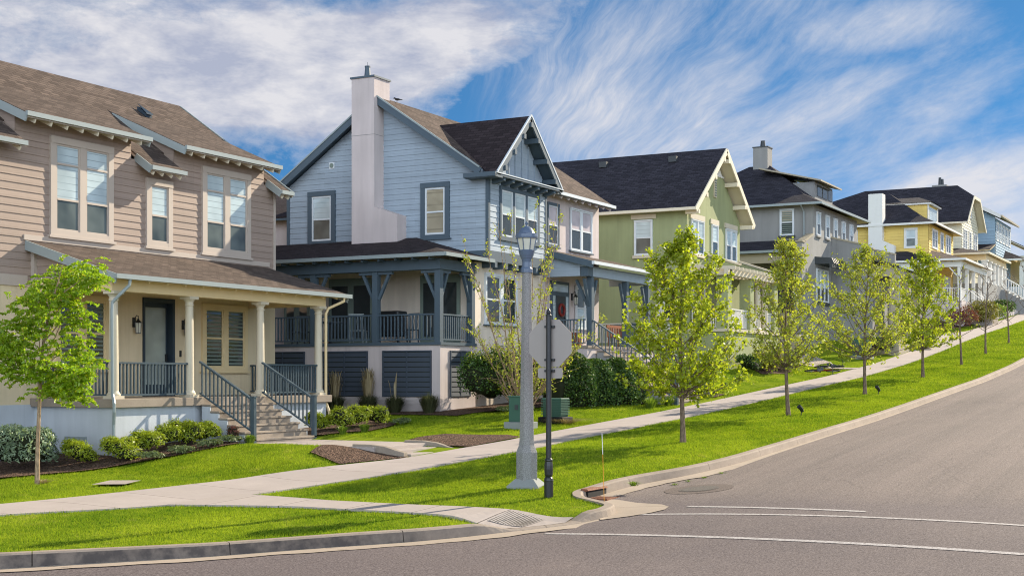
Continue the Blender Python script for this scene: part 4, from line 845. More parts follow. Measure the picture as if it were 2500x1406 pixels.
# ================================================================== 3: green house
def green_house():
    h = thing('house', (58, 24, .5), 'sage green stucco house with steep dark roof and pale pergola porch', 'house', 'houses along the street')
    L = W('l', 54.5); F = W('f', 20.9); c = 57.9; ez, rz = 7.1, 10.1; x0, x1 = 54.05, 61.75
    mb = MB(); mb.box(54.5, 61.3, 20.9, 32, -.5, 7.15); mb.prism([(54.55, 20.9, 7.15), (61.25, 20.9, 7.15), (57.9, 20.9, 9.86)], (0, 11, 0)); mb.build('wall', M['green_stucco'], h)
    roof(h, [[(x0, 20.35, ez), (c, 20.35, rz), (c, 32.4, rz), (x0, 32.4, ez)], [(c, 20.35, rz), (x1, 20.35, ez), (x1, 32.4, ez), (c, 32.4, rz)]], .06, 'black_roof', 'cream_trim')
    trimbar(h, [((x0, 20.33, ez - .12), (c, 20.33, rz - .12)), ((x1, 20.33, ez - .12), (c, 20.33, rz - .12))], .05, .24, 'cream_trim', 'rake_board')
    trimbar(h, [((x0 - .03, 20.3, ez - .06), (x0 - .03, 32.4, ez - .06))], .08, .12, 'cream_trim', 'gutter')
    mb = MB()
    for s_ in (-1, 1):
        for f in (.08, .38, .68, .95): x = c + s_ * 3.7 * f; z = rz - 3.0 * f - .3; mb.box(x - .09, x + .09, 20.3, 20.9, z - .1, z + .08)
    each(mb, 'bracket', M['cream_trim'], h)
    mb = MB(); laps(mb, F, [(56.9, 9.0), (58.9, 9.0), (57.9, 9.82)], .16); mb.box(56.75, 59.05, 20.87, 20.9, 8.92, 9.0); mb.build('gable_siding', M['white_trim'], h)
    mb = MB(); F.box(mb, 57.75, 58.05, 0, .05, 7.95, 8.95); v = mb.build('gable_vent', M['off_white'], h); mb = MB()
    for k in range(8): F.box(mb, 57.8, 58.0, .05, .07, 8.02 + .11 * k, 8.07 + .11 * k)
    mb.build('grille', M['louver'], v)
    for a0, a1, n in ((54.95, 56.45, 2), (57.45, 58.25, 1), (59.3, 60.75, 2)):
        window(h, F, a0, a1, 5.25, 6.72, n, .05, 'white_vinyl', 'white_vinyl', (.5,), gap=.1, sill=.12, sillm='off_white'); mb = MB(); F.box(mb, a0 - .12, a1 + .12, 0, .05, 6.74, 6.96); mb.build('lintel', M['off_white'], h)
    window(h, L, 22.45, 23.3, 5.2, 6.72, 1, .05, 'white_vinyl', 'white_vinyl', (.5,), up='pane_blind', low='pane_teal', sill=.12, sillm='off_white'); mb = MB(); L.box(mb, 22.3, 23.45, 0, .05, 6.76, 6.96); mb.build('lintel', M['off_white'], h)
    for k, y in enumerate((22.6, 26.0, 29.2)):
        mb = MB(); x = 57.35; z = rz - .55 * .78 - .02; mb.box(x - .25, x, y - .18, y + .18, z - .1, z + .16); mb.build('roof_vent', M['charcoal'], h)
    # porch: green piers, sloping parapet, pergola
    mb = MB(); mb.box(54.7, 61.6, 19.15, 20.9, -.8, 1.9); mb.build('porch_base', M['green_stucco'], h)
    mb = MB(); mb.box(54.6, 61.7, 19.05, 20.9, 1.9, 2.02); mb.build('porch_slab', M['off_white'], h)
    for x in (54.95, 57.9, 61.35): mb = MB(); mb.box(x - .25, x + .25, 19.17, 19.67, 2.02, 4.25); mb.build('pier', M['green_stucco'], h)
    for x in (59.3, 60.3): column(h, x, 19.4, 2.02, 4.25, .15, 'off_white', 14)
    for a, b in ((55.2, 57.65), (58.15, 59.15), (60.45, 61.1)): railing(h, (a, 19.35, 2.02), (b, 19.35, 2.02), .85, 'white_trim', .1)
    railing(h, (54.85, 19.7, 2.02), (54.85, 20.85, 2.02), .85, 'white_trim', .1)
    mb = MB(); mb.box(54.3, 61.8, 19.0, 19.2, 4.25, 4.5); mb.box(54.3, 61.8, 19.6, 19.75, 4.25, 4.5); mb.box(54.5, 54.72, 19.0, 21.0, 4.25, 4.48)
    for k in range(16): x = 54.4 + .48 * k; mb.bar((x, 18.72, 4.52), (x, 20.85, 4.66), .07, .14)
    mb.build('pergola', M['off_white'], h)
    mb = MB(); mb.prism([(57.0, 20.88, 4.4), (57.0, 19.55, 4.4), (57.0, 19.55, 4.85), (57.0, 20.88, 5.3)], (.25, 0, 0)); mb.prism([(61.1, 20.88, 4.4), (61.1, 19.55, 4.4), (61.1, 19.55, 4.85), (61.1, 20.88, 5.3)], (.25, 0, 0)); each(mb, 'parapet', M['green_stucco'], h)
    mb = MB(); mb.bar((57.12, 20.88, 5.35), (57.12, 19.45, 4.87), .34, .08); mb.bar((61.22, 20.88, 5.35), (61.22, 19.45, 4.87), .34, .08); each(mb, 'parapet_cap', M['off_white'], h)
    roof(h, [[(57.25, 19.6, 4.72), (61.1, 19.6, 4.72), (61.1, 20.9, 5.1), (57.25, 20.9, 5.1)]], .05, 'black_roof', None, 'porch_roof')
    window(h, F, 55.2, 56.6, 2.1, 3.95, 1, .08, 'off_white', 'white_vinyl', (.5,), up='pane_tan')
    mb = MB(); F.box(mb, 58.6, 59.6, 0, .05, 2.02, 4.1); mb.build('door', M['charcoal'], h)
    window(h, L, 21.4, 22.2, 2.4, 3.9, 1, .06, 'off_white', 'white_vinyl', (.5,))
    # low side deck with a white rail
    mb = MB(); mb.box(52.0, 54.5, 21.6, 26, -.6, 1.35); mb.build('deck', M['green_stucco'], h)
    railing(h, (52.05, 21.65, 1.35), (52.05, 26, 1.35), .85, 'white_trim', .1); railing(h, (52.05, 21.65, 1.35), (54.45, 21.65, 1.35), .85, 'white_trim', .1)
    # arbour posts by the walk
    mb = MB(); mb.box(65.5, 66.0, 19.2, 19.55, .2, .85); mb.box(65.53, 65.63, 19.3, 19.4, .85, 1.95); mb.box(65.87, 65.97, 19.3, 19.4, .85, 1.95); mb.bar((65.58, 19.35, .95), (65.92, 19.35, 1.5), .05, .05); mb.box(65.45, 66.05, 19.28, 19.42, 1.95, 2.05); mb.build('gate_post', M['off_white'], h)

def hip(x0, x1, y0, y1, z, apx0, apx1, apy0, apy1, za):
    # apex ridge from (apx0, apy0) to (apx1, apy1)
    A, B = (apx0, apy0, za), (apx1, apy1, za); c = [(x0, y0, z), (x1, y0, z), (x1, y1, z), (x0, y1, z)]
    if abs(apx1 - apx0) < 1e-6: return [[c[0], c[1], A], [c[1], c[2], B, A], [c[2], c[3], B], [c[3], c[0], A, B]]
    return [[c[0], c[1], B, A], [c[1], c[2], B], [c[2], c[3], A, B], [c[3], c[0], A]]

# ================================================================== 4: taupe house
def taupe_house():
    h = thing('house', (75.6, 24, 1.6), 'dark grey stucco house with a hipped roof, central chimney and stepped parapets', 'house', 'houses along the street')
    L = W('l', 71); F = W('f', 20.2)
    mb = MB(); mb.box(71, 80.2, 20.2, 29, .5, 9.1); mb.build('wall', M['taupe_stucco'], h)
    # bell-cast hip: shallow at the eaves, steeper above
    e = 9.12; a = (70.45, 80.85, 19.65, 29.5); b = (71.7, 79.6, 20.9, 28.3); zb_ = 9.72
    ring = [[(a[0], a[2], e), (a[1], a[2], e), (b[1], b[2], zb_), (b[0], b[2], zb_)], [(a[1], a[2], e), (a[1], a[3], e), (b[1], b[3], zb_), (b[1], b[2], zb_)], [(a[1], a[3], e), (a[0], a[3], e), (b[0], b[3], zb_), (b[1], b[3], zb_)], [(a[0], a[3], e), (a[0], a[2], e), (b[0], b[2], zb_), (b[0], b[3], zb_)]]
    roof(h, ring + hip(b[0], b[1], b[2], b[3], zb_, 75.6, 75.6, 24.0, 25.2, 12.0), .05, 'black_roof', 'tan_trim')
    trimbar(h, [((70.4, 19.6, 9.06), (80.9, 19.6, 9.06)), ((70.4, 19.6, 9.06), (70.4, 29.5, 9.06))], .09, .12, 'gutter', 'gutter')
    mb = MB(); mb.box(75.2, 76.05, 24.0, 24.85, 11.6, 13.0); c = mb.build('chimney', M['taupe_stucco'], h); mb = MB(); mb.box(75.16, 76.09, 23.96, 24.89, 13.0, 13.05); mb.lathe(75.6, 24.4, [(.16, 13.05), (.12, 13.4), (.14, 13.42)], 10); mb.build('flue', M['charcoal'], c)
    mb = MB(); mb.lathe(74.4, 26.0, [(.06, 11.0), (.06, 11.5), (.14, 11.5), (.02, 11.7)], 8); mb.build('roof_vent', M['charcoal'], h)
    mb = MB(); mb.box(74.0, 77.6, 20.95, 23.6, 9.7, 10.68); d = mb.build('dormer', M['taupe_stucco'], h)
    mb = MB(); mb.slab([(73.6, 20.5, 10.72), (78.0, 20.5, 10.72), (78.0, 24.0, 11.6), (73.6, 24.0, 11.6)], .08); mb.build('dormer_roof', M['tan_trim'], d)
    mb = MB()
    for k in range(3): mb.box(74.4 + k * 1.1, 75.3 + k * 1.1, 20.91, 20.95, 9.95, 10.55)
    mb.build('dormer_window', M['pane_dark'], d)
    for a0 in (71.6, 73.35, 75.0, 76.7, 78.4): window(h, F, a0, a0 + .75, 7.5, 8.75, 1, .05, 'white_vinyl', 'white_vinyl', (.5,), up='pane_blind', low='pane_dark', sill=.1, sillm='taupe_stucco', sash=.04)
    window(h, L, 21.2, 21.98, 7.48, 8.9, 1, .06, 'white_vinyl', 'white_vinyl', (.5,), up='pane_tan', low='pane_dark', louv=True, sill=.12, sillm='charcoal')
    downspout(h, [(70.45, 20.7, 9.0), (70.9, 20.66, 8.7), (70.93, 20.66, 7.2)])
    # side porch with its parapet end, flush with the front
    mb = MB(); mb.box(69.0, 71, 20.2, 20.5, .3, 6.7); mb.prism([(69.0, 20.2, 6.7), (71.0, 20.2, 6.7), (71.0, 20.2, 7.45), (69.45, 20.2, 6.95), (69.0, 20.2, 6.95)], (0, .3, 0)); mb.build('parapet_wall', M['taupe_stucco'], h)
    mb = MB(); mb.bar((69.4, 20.35, 7.0), (71.0, 20.35, 7.5), .4, .1, (0, 0, 1)); mb.box(68.92, 69.48, 20.15, 20.55, 6.92, 7.02); each(mb, 'parapet_cap', M['tan_trim'], h)
    roof(h, [[(68.8, 20.5, 6.55), (71, 20.5, 7.25), (71, 29, 7.25), (68.8, 29, 6.55)]], .05, 'black_roof', 'charcoal', 'side_porch_roof')
    trimbar(h, [((68.75, 20.5, 6.48), (68.75, 29, 6.48))], .09, .13, 'gutter', 'gutter')
    mb = MB(); mb.box(69.0, 69.3, 20.5, 29, 5.9, 6.4); mb.box(69.0, 69.4, 24.5, 25, .3, 5.9); mb.box(69.0, 71, 20.5, 29, .3, 3.3); mb.build('side_porch', M['tan_trim'], h)
    mb = MB(); L.box(mb, 21.2, 23.6, 0, .03, 3.3, 5.8); mb.build('side_door', M['charcoal'], h)
    downspout(h, [(68.8, 20.75, 6.4), (68.95, 20.6, 6.2), (68.96, 20.56, 3.0)])
    mb = MB(); F.box(mb, 69.75, 70.35, 0, .03, 3.4, 5.6); mb.build('panel', M['taupe_stucco'], h)
    window(h, F, 71.6, 73.9, 4.0, 5.75, 3, .06, 'white_vinyl', 'white_vinyl', (.45,), up='pane_blind', gap=.1, sill=.15, sillm='charcoal')
    mb = MB()
    for k in range(8): x = 71.35 + .36 * k; mb.prism([(x, 20.2, 5.95), (x, 20.2, 6.35), (x, 19.3, 6.25), (x, 19.15, 5.95)], (.1, 0, 0))
    mb.box(71.3, 74.0, 19.25, 19.4, 5.75, 5.95); mb.build('window_awning', M['charcoal'], h)
    # forward wing with stepped parapet and its shed porch
    mb = MB(); mb.prism([(74.6, 20.2, .3), (74.6, 17.95, .3), (74.6, 17.95, 6.9), (74.6, 18.3, 6.9), (74.6, 18.3, 7.1), (74.6, 20.2, 7.6)], (.3, 0, 0)); mb.box(74.9, 80.2, 17.95, 20.2, .3, 6.4); mb.prism([(79.9, 20.2, 6.4), (79.9, 17.95, 6.4), (79.9, 17.95, 7.0), (79.9, 20.2, 7.6)], (.3, 0, 0)); mb.build('wing_wall', M['taupe_stucco'], h)
    mb = MB(); mb.bar((74.75, 20.2, 7.64), (74.75, 18.25, 7.13), .38, .09); mb.box(74.55, 74.95, 17.9, 18.32, 6.9, 6.98); mb.bar((80.05, 20.2, 7.64), (80.05, 17.95, 7.05), .38, .09); each(mb, 'parapet_cap', M['tan_trim'], h)
    roof(h, [[(74.3, 16.45, 5.95), (80.4, 16.45, 5.95), (80.4, 17.95, 6.42), (74.3, 17.95, 6.42)]], .05, 'tan_roof', 'charcoal', 'porch_roof')
    trimbar(h, [((74.2, 16.4, 5.9), (80.5, 16.4, 5.9))], .09, .12, 'gutter', 'gutter')
    mb = MB(); mb.box(74.5, 80.2, 16.6, 16.85, 5.4, 5.8); mb.box(74.5, 74.8, 16.85, 17.95, 5.4, 6.0)
    for x in (74.65, 77.4, 80.05): mb.box(x - .2, x + .2, 16.55, 16.95, 2.2, 5.4)
    mb.box(74.4, 80.3, 16.5, 17.95, .3, 2.2); mb.build('porch_frame', M['tan_trim'], h)
    mb = MB(); W('f', 17.95).box(mb, 76.2, 77.2, 0, .04, 2.2, 4.6); W('f', 17.95).box(mb, 78.2, 79.4, 0, .03, 3.0, 4.8); mb.build('door', M['charcoal'], h)
    downspout(h, [(74.4, 16.4, 5.85), (74.5, 16.5, 5.6), (74.5, 16.5, 3)])
    railing(h, (74.85, 16.75, 2.2), (77.2, 16.75, 2.2), .9, 'charcoal', .12); stairs(h, 77.7, 79.7, 16.5, 2.2, 5, .16, .25, .5, 'concrete', 'taupe_stucco')

# ================================================================== 5: yellow house
def yellow_house():
    h = thing('house', (104, 24, 3.8), 'yellow lap-sided house with a white chimney and white porch posts up the hill', 'house', 'houses along the street')
    L = W('l', 99.5); F = W('f', 20)
    mb = MB(); mb.box(99.51, 108.6, 20.01, 29, 3, 10.9); laps(mb, L, [(20, 7.6), (29, 7.6), (29, 10.85), (20, 10.85)], .2, .03); laps(mb, F, [(99.5, 7.6), (108.6, 7.6), (108.6, 10.85), (99.5, 10.85)], .2, .03); mb.build('siding', M['yellow_siding'], h)
    e = 10.9; a = (98.95, 109.15, 19.45, 29.5); b = (100.2, 107.9, 20.7, 28.3); z2 = 11.5
    ring = [[(a[0], a[2], e), (a[1], a[2], e), (b[1], b[2], z2), (b[0], b[2], z2)], [(a[1], a[2], e), (a[1], a[3], e), (b[1], b[3], z2), (b[1], b[2], z2)], [(a[1], a[3], e), (a[0], a[3], e), (b[0], b[3], z2), (b[1], b[3], z2)], [(a[0], a[3], e), (a[0], a[2], e), (b[0], b[2], z2), (b[0], b[3], z2)]]
    roof(h, ring + hip(b[0], b[1], b[2], b[3], z2, 104, 104, 23.8, 25.2, 13.75), .05, 'black_roof', 'cream_trim')
    trimbar(h, [((98.9, 19.4, 10.84), (109.2, 19.4, 10.84)), ((98.9, 19.4, 10.84), (98.9, 29.5, 10.84))], .1, .14, 'white_trim', 'gutter')
    mb = MB(); mb.box(98.9, 99.8, 23.1, 24.1, 7.6, 13.1); mb.prism([(98.9, 23.1, 7.6), (98.9, 22.25, 7.6), (98.9, 22.25, 9.35), (98.9, 23.1, 9.75)], (.6, 0, 0)); mb.build('chimney', M['white_trim'], h)
    window(h, L, 20.75, 21.7, 9.15, 10.6, 1, .14, 'white_trim', 'white_vinyl', (.5,), low='pane_teal'); window(h, L, 25.0, 25.9, 9.15, 10.6, 1, .14, 'white_trim', 'white_vinyl', (.5,))
    for a0, a1, n in ((100.6, 102.5, 2), (103.55, 104.7, 1), (105.6, 107.5, 2)): window(h, F, a0, a1, 9.2, 10.62, n, .14, 'white_trim', 'white_vinyl', (.5,), up='pane_teal', gap=.12)
    mb = MB(); mb.box(102.3, 105.7, 20.6, 23.4, 11.2, 12.55); d = mb.build('dormer', M['yellow_siding'], h)
    mb = MB(); mb.box(102.26, 102.5, 20.55, 20.62, 11.2, 12.55); mb.box(105.5, 105.74, 20.55, 20.62, 11.2, 12.55); mb.box(102.1, 105.9, 20.35, 23.6, 12.55, 12.68); mb.build('dormer_trim', M['white_trim'], d)
    mb = MB()
    for p_ in hip(102.0, 106.0, 20.25, 24, 12.69, 104, 104, 21.6, 24, 13.3): mb.poly(p_)
    mb.build('dormer_roof', M['black_roof'], d); mb = MB(); mb.box(102.7, 105.3, 20.56, 20.6, 11.4, 12.4); mb.build('dormer_window', M['pane_blind'], d)
    # side porch and front porch
    roof(h, [[(97.3, 19.0, 8.1), (99.5, 21.5, 8.95), (99.5, 28, 8.95), (97.3, 28, 8.1)], [(97.3, 19.0, 8.1), (99.5, 19.0, 8.1), (99.5, 21.5, 8.95)]], .06, 'black_roof', 'white_trim', 'side_porch_roof')
    trimbar(h, [((97.25, 18.95, 8.04), (97.25, 28, 8.04))], .1, .14, 'white_trim', 'gutter')
    mb = MB(); mb.box(97.5, 97.75, 19.2, 28, 7.5, 7.95); mb.box(97.5, 99.5, 19.2, 19.45, 7.5, 7.95)
    mb.build('beam', M['white_trim'], h)
    for y in (19.4, 22, 24.6): mb = MB(); mb.box(97.5, 97.72, y - .1, y + .1, 5.4, 7.5); mb.build('post', M['white_trim'], h)
    mb = MB(); mb.box(97.4, 99.5, 19.1, 28, 2.8, 5.4); mb.box(98.4, 109.2, 17.55, 20, 2.6, 5.3); mb.build('porch_base', M['pink_stucco'], h)
    railing(h, (97.6, 19.5, 5.4), (97.6, 24.5, 5.4), .9, 'white_trim', .12)
    mb = MB(); L.box(mb, 20.4, 21.7, 0, .05, 5.4, 7.5); L.box(mb, 22.6, 24.4, 0, .05, 5.4, 7.5); mb.build('side_door', M['charcoal'], h)
    roof(h, [[(98.1, 17.3, 8.2), (109.6, 17.3, 8.2), (109.6, 20, 9.05), (100.6, 20, 9.05)], [(98.1, 17.3, 8.2), (100.6, 20, 9.05), (98.1, 20, 8.2)]], .06, 'tan_roof', 'cream_paint', 'porch_roof')
    trimbar(h, [((98.05, 17.25, 8.14), (109.7, 17.25, 8.14)), ((98.05, 17.25, 8.14), (98.05, 20, 8.14))], .1, .14, 'white_trim', 'gutter')
    mb = MB(); mb.box(98.5, 109.2, 17.6, 17.85, 7.65, 8.05); mb.box(98.5, 98.75, 17.85, 20, 7.65, 8.05); mb.build('beam', M['white_trim'], h)
    for x in (98.65, 101.4, 104.1, 106.8, 109.0):
        mb = MB(); mb.box(x - .12, x + .12, 17.62, 17.84, 5.3, 7.65); mb.build('post', M['white_trim'], h)
    br = MB()
    for x, s_ in ((98.65, 1), (106.8, 1), (109, -1)): br.bar((x + s_ * .1, 17.73, 7.0), (x + s_ * .65, 17.73, 7.62), .08, .08)
    br.bar((98.65, 17.85, 7.0), (98.65, 18.4, 7.62), .08, .08); each(br, 'bracket', M['white_trim'], h)
    railing(h, (98.65, 17.9, 5.3), (98.65, 19.9, 5.3), .9, 'white_trim', .12); railing(h, (98.75, 17.73, 5.3), (101.3, 17.73, 5.3), .9, 'white_trim', .12)
    for x in (101.4, 104.1): railing(h, (x, 17.6, 5.3), (x, 15.7 + .6, 4.2), .9, 'white_trim', .14, name='stair_railing')
    stairs(h, 101.5, 104.0, 17.55, 5.3, 6, .18, .26, 3, 'concrete', 'pink_stucco')
    railing(h, (106.9, 17.73, 5.3), (108.9, 17.73, 5.3), .9, 'white_trim', .12)
    mb = MB(); F.box(mb, 102.4, 103.5, 0, .05, 5.3, 7.5); mb.build('door', M['blue_siding'], h); window(h, F, 105, 107.2, 5.9, 7.5, 2, .12, 'white_trim', 'white_vinyl', (.5,)); lantern(h, F, 101.9, 6.9); lantern(h, F, 104.0, 6.9)

# ================================================================== 6: cream house with clipped gable
def cream_house():
    h = thing('house', (118.7, 24, 5), 'pale cream house with a huge dark clipped-gable roof and white porch columns', 'house', 'houses along the street')
    L = W('l', 114.9); F = W('f', 20.5)
    mb = MB(); mb.box(114.91, 122.5, 20.51, 33, 4, 12.6); mb.prism([(114.95, 20.52, 12.6), (122.45, 20.52, 12.6), (119.9, 20.52, 14.7), (117.5, 20.52, 14.7)], (0, .4, 0))
    laps(mb, F, [(114.9, 8.5), (122.5, 8.5), (122.5, 12.6), (119.95, 14.7), (117.45, 14.7), (114.9, 12.6)], .22, .035); laps(mb, L, [(20.5, 8.5), (33, 8.5), (33, 12.5), (20.5, 12.5)], .22, .02); mb.build('siding', M['pale_siding'], h)
    ez, cz, rz = 12.5, 14.85, 16.0; x0, x1, c = 114.3, 123.1, 118.7; f0, f1 = 19.9, 21.5; dx = (rz - cz) / (rz - ez) * (c - x0)
    L0 = [(x0, f0, ez), (c - dx, f0, cz), (c, f1, rz), (c, 29.2, rz), (c - dx, 32.5, cz), (x0, 33.2, ez)]
    R0 = [(x1, f0, ez), (x1, 33.2, ez), (c + dx, 32.5, cz), (c, 29.2, rz), (c, f1, rz), (c + dx, f0, cz)]
    roof(h, [L0[::-1], R0[::-1], [(c - dx, f0, cz), (c + dx, f0, cz), (c, f1, rz)]], .06, 'black_roof', 'cream_trim')
    trimbar(h, [((x0, f0, ez - .13), (c - dx, f0, cz - .13)), ((x1, f0, ez - .13), (c + dx, f0, cz - .13)), ((c - dx, f0, cz - .1), (c + dx, f0, cz - .1))], .06, .24, 'cream_trim', 'rake_board'); trimbar(h, [((x0, f0, ez - .08), (x0, 33, ez - .08))], .1, .14, 'cream_trim', 'gutter')
    mb = MB(); mb.box(118.8, 120.4, 22.4, 23.6, 14.5, 16.15); ch = mb.build('chimney', M['taupe_stucco'], h); mb = MB(); mb.lathe(119.1, 23, [(.14, 16.15), (.11, 16.8)], 8); mb.lathe(120.1, 23, [(.14, 16.15), (.11, 16.8)], 8); mb.build('flue', M['charcoal'], ch)
    for a0, a1, n in ((115.6, 117.3, 2), (118.1, 119.2, 1), (120.2, 122.0, 2)): window(h, F, a0, a1, 10.4, 12.1, n, .14, 'white_trim', 'white_vinyl', (.5,), up='pane_teal', gap=.12)
    window(h, F, 118.2, 119.3, 13.2, 14.1, 1, .1, 'white_trim', 'white_vinyl', (.5,), up='pane_teal'); window(h, L, 22.6, 24, 10.6, 12.1, 1, .14, 'white_trim', 'white_vinyl', (.5,))
    roof(h, [[(111.8, 17.9, 9.72), (122.6, 17.9, 9.72), (122.6, 20.5, 10.4), (114.9, 20.5, 10.4)], [(111.8, 17.9, 9.72), (114.9, 20.5, 10.4), (114.9, 26, 10.4), (111.8, 26, 9.72)]], .06, 'dark_roof', 'cream_paint', 'porch_roof')
    trimbar(h, [((111.7, 17.85, 9.66), (122.7, 17.85, 9.66)), ((111.7, 17.85, 9.66), (111.7, 26, 9.66))], .1, .14, 'cream_trim', 'gutter')
    mb = MB(); mb.box(112.2, 122.3, 18.15, 18.4, 9.15, 9.6); mb.box(112.2, 112.45, 18.4, 26, 9.15, 9.6); mb.build('beam', M['cream_paint'], h)
    for x in (112.45, 114.3, 116.2, 118.1, 120.0, 121.9): mb = MB(); mb.prism([(x - .2, 18.1, 7.35), (x + .2, 18.1, 7.35), (x + .2, 18.5, 7.35), (x - .2, 18.5, 7.35)], (0, 0, 1.8)); mb.box(x - .28, x + .28, 18.02, 18.55, 9.05, 9.15); mb.box(x - .28, x + .28, 18.02, 18.55, 7.35, 7.5); mb.build('column', M['white_trim'], h)
    mb = MB(); mb.box(112, 122.4, 17.95, 20.5, 4, 7.35); mb.box(112, 114.9, 20.5, 26, 4, 7.35); mb.build('porch_base', M['taupe_stucco'], h)
    stairs(h, 118.2, 120.6, 17.95, 7.35, 11, .17, .3, 5, 'white_trim', 'taupe_stucco')
    for x in (118.2, 120.6): railing(h, (x, 18, 7.35), (x, 14.9, 5.5), .95, 'white_trim', .2, .04, .08, name='stair_railing')
    mb = MB(); F.box(mb, 116.5, 117.7, 0, .05, 7.35, 9.4); mb.build('door', M['charcoal'], h)

# ================================================================== 7, 8: light blue house and the last one
def blue_house():
    h = thing('house', (133, 24, 6.4), 'light blue house near the crest with five narrow upper windows and blue door', 'house', 'houses along the street')
    L = W('l', 128.5); F = W('f', 20)
    mb = MB(); mb.box(128.51, 137.4, 20.01, 29, 5, 14.2); mb.prism([(128.51, 20.02, 14.2), (128.51, 29, 14.2), (128.51, 24.5, 16.6)], (8.8, 0, 0))
    laps(mb, L, [(20, 11.4), (29, 11.4), (29, 14.3), (24.5, 16.7), (20, 14.3)], .24, .03); laps(mb, F, [(128.5, 11.0), (137.4, 11.0), (137.4, 14.2), (128.5, 14.2)], .24, .04); mb.build('siding', M['blue_siding'], h)
    roof(h, [[(127.9, 19.4, 14.35), (138.0, 19.4, 14.35), (138.0, 24.5, 17.1), (127.9, 24.5, 17.1)], [(127.9, 24.5, 17.1), (138, 24.5, 17.1), (138, 29.6, 14.35), (127.9, 29.6, 14.35)]], .07, 'black_roof', 'cream_trim')
    trimbar(h, [((127.88, 19.4, 14.22), (127.88, 24.5, 16.97)), ((127.88, 24.5, 16.97), (127.88, 29.6, 14.22))], .06, .3, 'white_trim', 'rake_board'); trimbar(h, [((127.8, 19.35, 14.28), (138.1, 19.35, 14.28))], .12, .16, 'tan_trim', 'gutter')
    for a0 in (129.0, 130.7, 132.4, 134.1, 135.8): window(h, F, a0, a0 + 1.15, 12.2, 13.9, 1, .16, 'white_trim', 'white_vinyl', (.5,), up='pane_dark')
    window(h, L, 21.6, 23.2, 12.2, 14.2, 1, .2, 'white_trim', 'white_vinyl', (.5,), up='pane_teal'); window(h, L, 25.5, 26.8, 12.2, 14.2, 1, .2, 'white_trim', 'white_vinyl', (.5,))
    roof(h, [[(125.6, 20, 11.2), (128.5, 20, 11.9), (128.5, 28, 11.9), (125.6, 28, 11.2)]], .06, 'dark_roof', 'cream_paint', 'side_porch_roof')
    mb = MB(); mb.box(125.8, 128.5, 20.2, 28, 10.5, 11.05)
    for y in (20.4, 23.5): mb.box(125.9, 126.3, y - .2, y + .2, 8, 10.5)
    mb.box(125.8, 128.5, 20.2, 28, 5, 8); mb.build('side_porch', M['white_trim'], h)
    window(h, F, 129.4, 131.2, 8.9, 10.8, 2, .16, 'white_trim', 'white_vinyl', (.5,), up='pane_teal')
    roof(h, [[(132.6, 18.0, 10.8), (150, 18.0, 10.8), (150, 20.6, 12.0), (134.5, 20.6, 12.0)], [(132.6, 18, 10.8), (134.5, 20.6, 12.0), (132.6, 22, 10.8)]], .07, 'tan_roof', 'cream_paint', 'porch_roof'); trimbar(h, [((132.5, 17.95, 10.75), (150, 17.95, 10.75)), ((132.5, 17.95, 10.75), (132.5, 20, 10.75))], .1, .16, 'white_trim', 'gutter')
    mb = MB(); mb.box(133, 150, 18.2, 18.5, 10.2, 10.7)
    for x in (133.3, 140, 145): mb.box(x - .2, x + .2, 18.2, 18.6, 8.3, 10.2)
    mb.build('porch_frame', M['white_trim'], h)
    mb = MB(); mb.box(133, 150, 18.1, 21.2, 5, 8.3); mb.build('porch_base', M['white_stucco'], h)
    railing(h, (133.5, 18.4, 8.3), (139.8, 18.4, 8.3), .95, 'white_trim', .22, .06); railing(h, (140.2, 18.4, 8.3), (150, 18.4, 8.3), .95, 'white_trim', .22, .06)
    mb = MB(); mb.box(137.4, 150, 20.8, 21.2, 8.3, 12); mb.build('porch_wall', M['cream_paint'], h)
    mb = MB(); W('f', 20.8).box(mb, 137.9, 141.6, 0, .05, 8.3, 10.3); d = mb.build('door', M['blue_door'], h); mb = MB(); W('f', 20.8).box(mb, 138.1, 139.1, .05, .07, 9.0, 10.1); mb.build('pane', M['pane_blind'], d)
def last_house():
    h = thing('house', (156, 24, 8), 'low dark-roofed house at the right edge behind the crest of the hill', 'house', 'houses along the street')
    mb = MB(); mb.box(151, 166, 20, 29, 6, 12.6); mb.build('wall', M['pale_siding'], h)
    roof(h, [[(150, 19, 12.7), (167, 19, 12.7), (167, 24.5, 15.6), (150, 24.5, 15.6)], [(150, 24.5, 15.6), (167, 24.5, 15.6), (167, 30, 12.7), (150, 30, 12.7)]], .08, 'dark_roof', 'cream_trim')
brown_house(); grey_house(); green_house(); taupe_house(); yellow_house(); cream_house(); blue_house(); last_house()
# ------------------------------------------------------------------ plants
MAPLE = np.array([(0, 0), (.40, .10), (.30, .40), (.52, .62), (.17, .66), (0, 1), (-.17, .66), (-.52, .62), (-.30, .40), (-.40, .10)])
OVAL = np.array([(0, 0), (.26, .35), (.2, .75), (0, 1), (-.2, .75), (-.26, .35)])
def place_leaves(pts, size, rng, shape=MAPLE, up=.5, out=None, outw=.0, stretch=1.0, jit=.35):
    n = len(pts); nrm = rng.normal(size=(n, 3)); nrm /= np.linalg.norm(nrm, axis=1)[:, None]
    nrm[:, 2] += up
    if out is not None: nrm += out * outw
    nrm /= np.linalg.norm(nrm, axis=1)[:, None] + 1e-9
    t = rng.normal(size=(n, 3)); t -= nrm * (t * nrm).sum(1)[:, None]; t /= np.linalg.norm(t, axis=1)[:, None] + 1e-9
    b = np.cross(nrm, t); s = size * (1 + jit * rng.uniform(-1, 1, n))[:, None]
    k = len(shape); V = np.empty((n, k, 3))
    for i, (x, y) in enumerate(shape): V[:, i] = pts + s * (x * t + (y - .4) * stretch * b + (-.35 * abs(x) - .12 * (y - .5) ** 2) * nrm)
    return V.reshape(-1, 3)
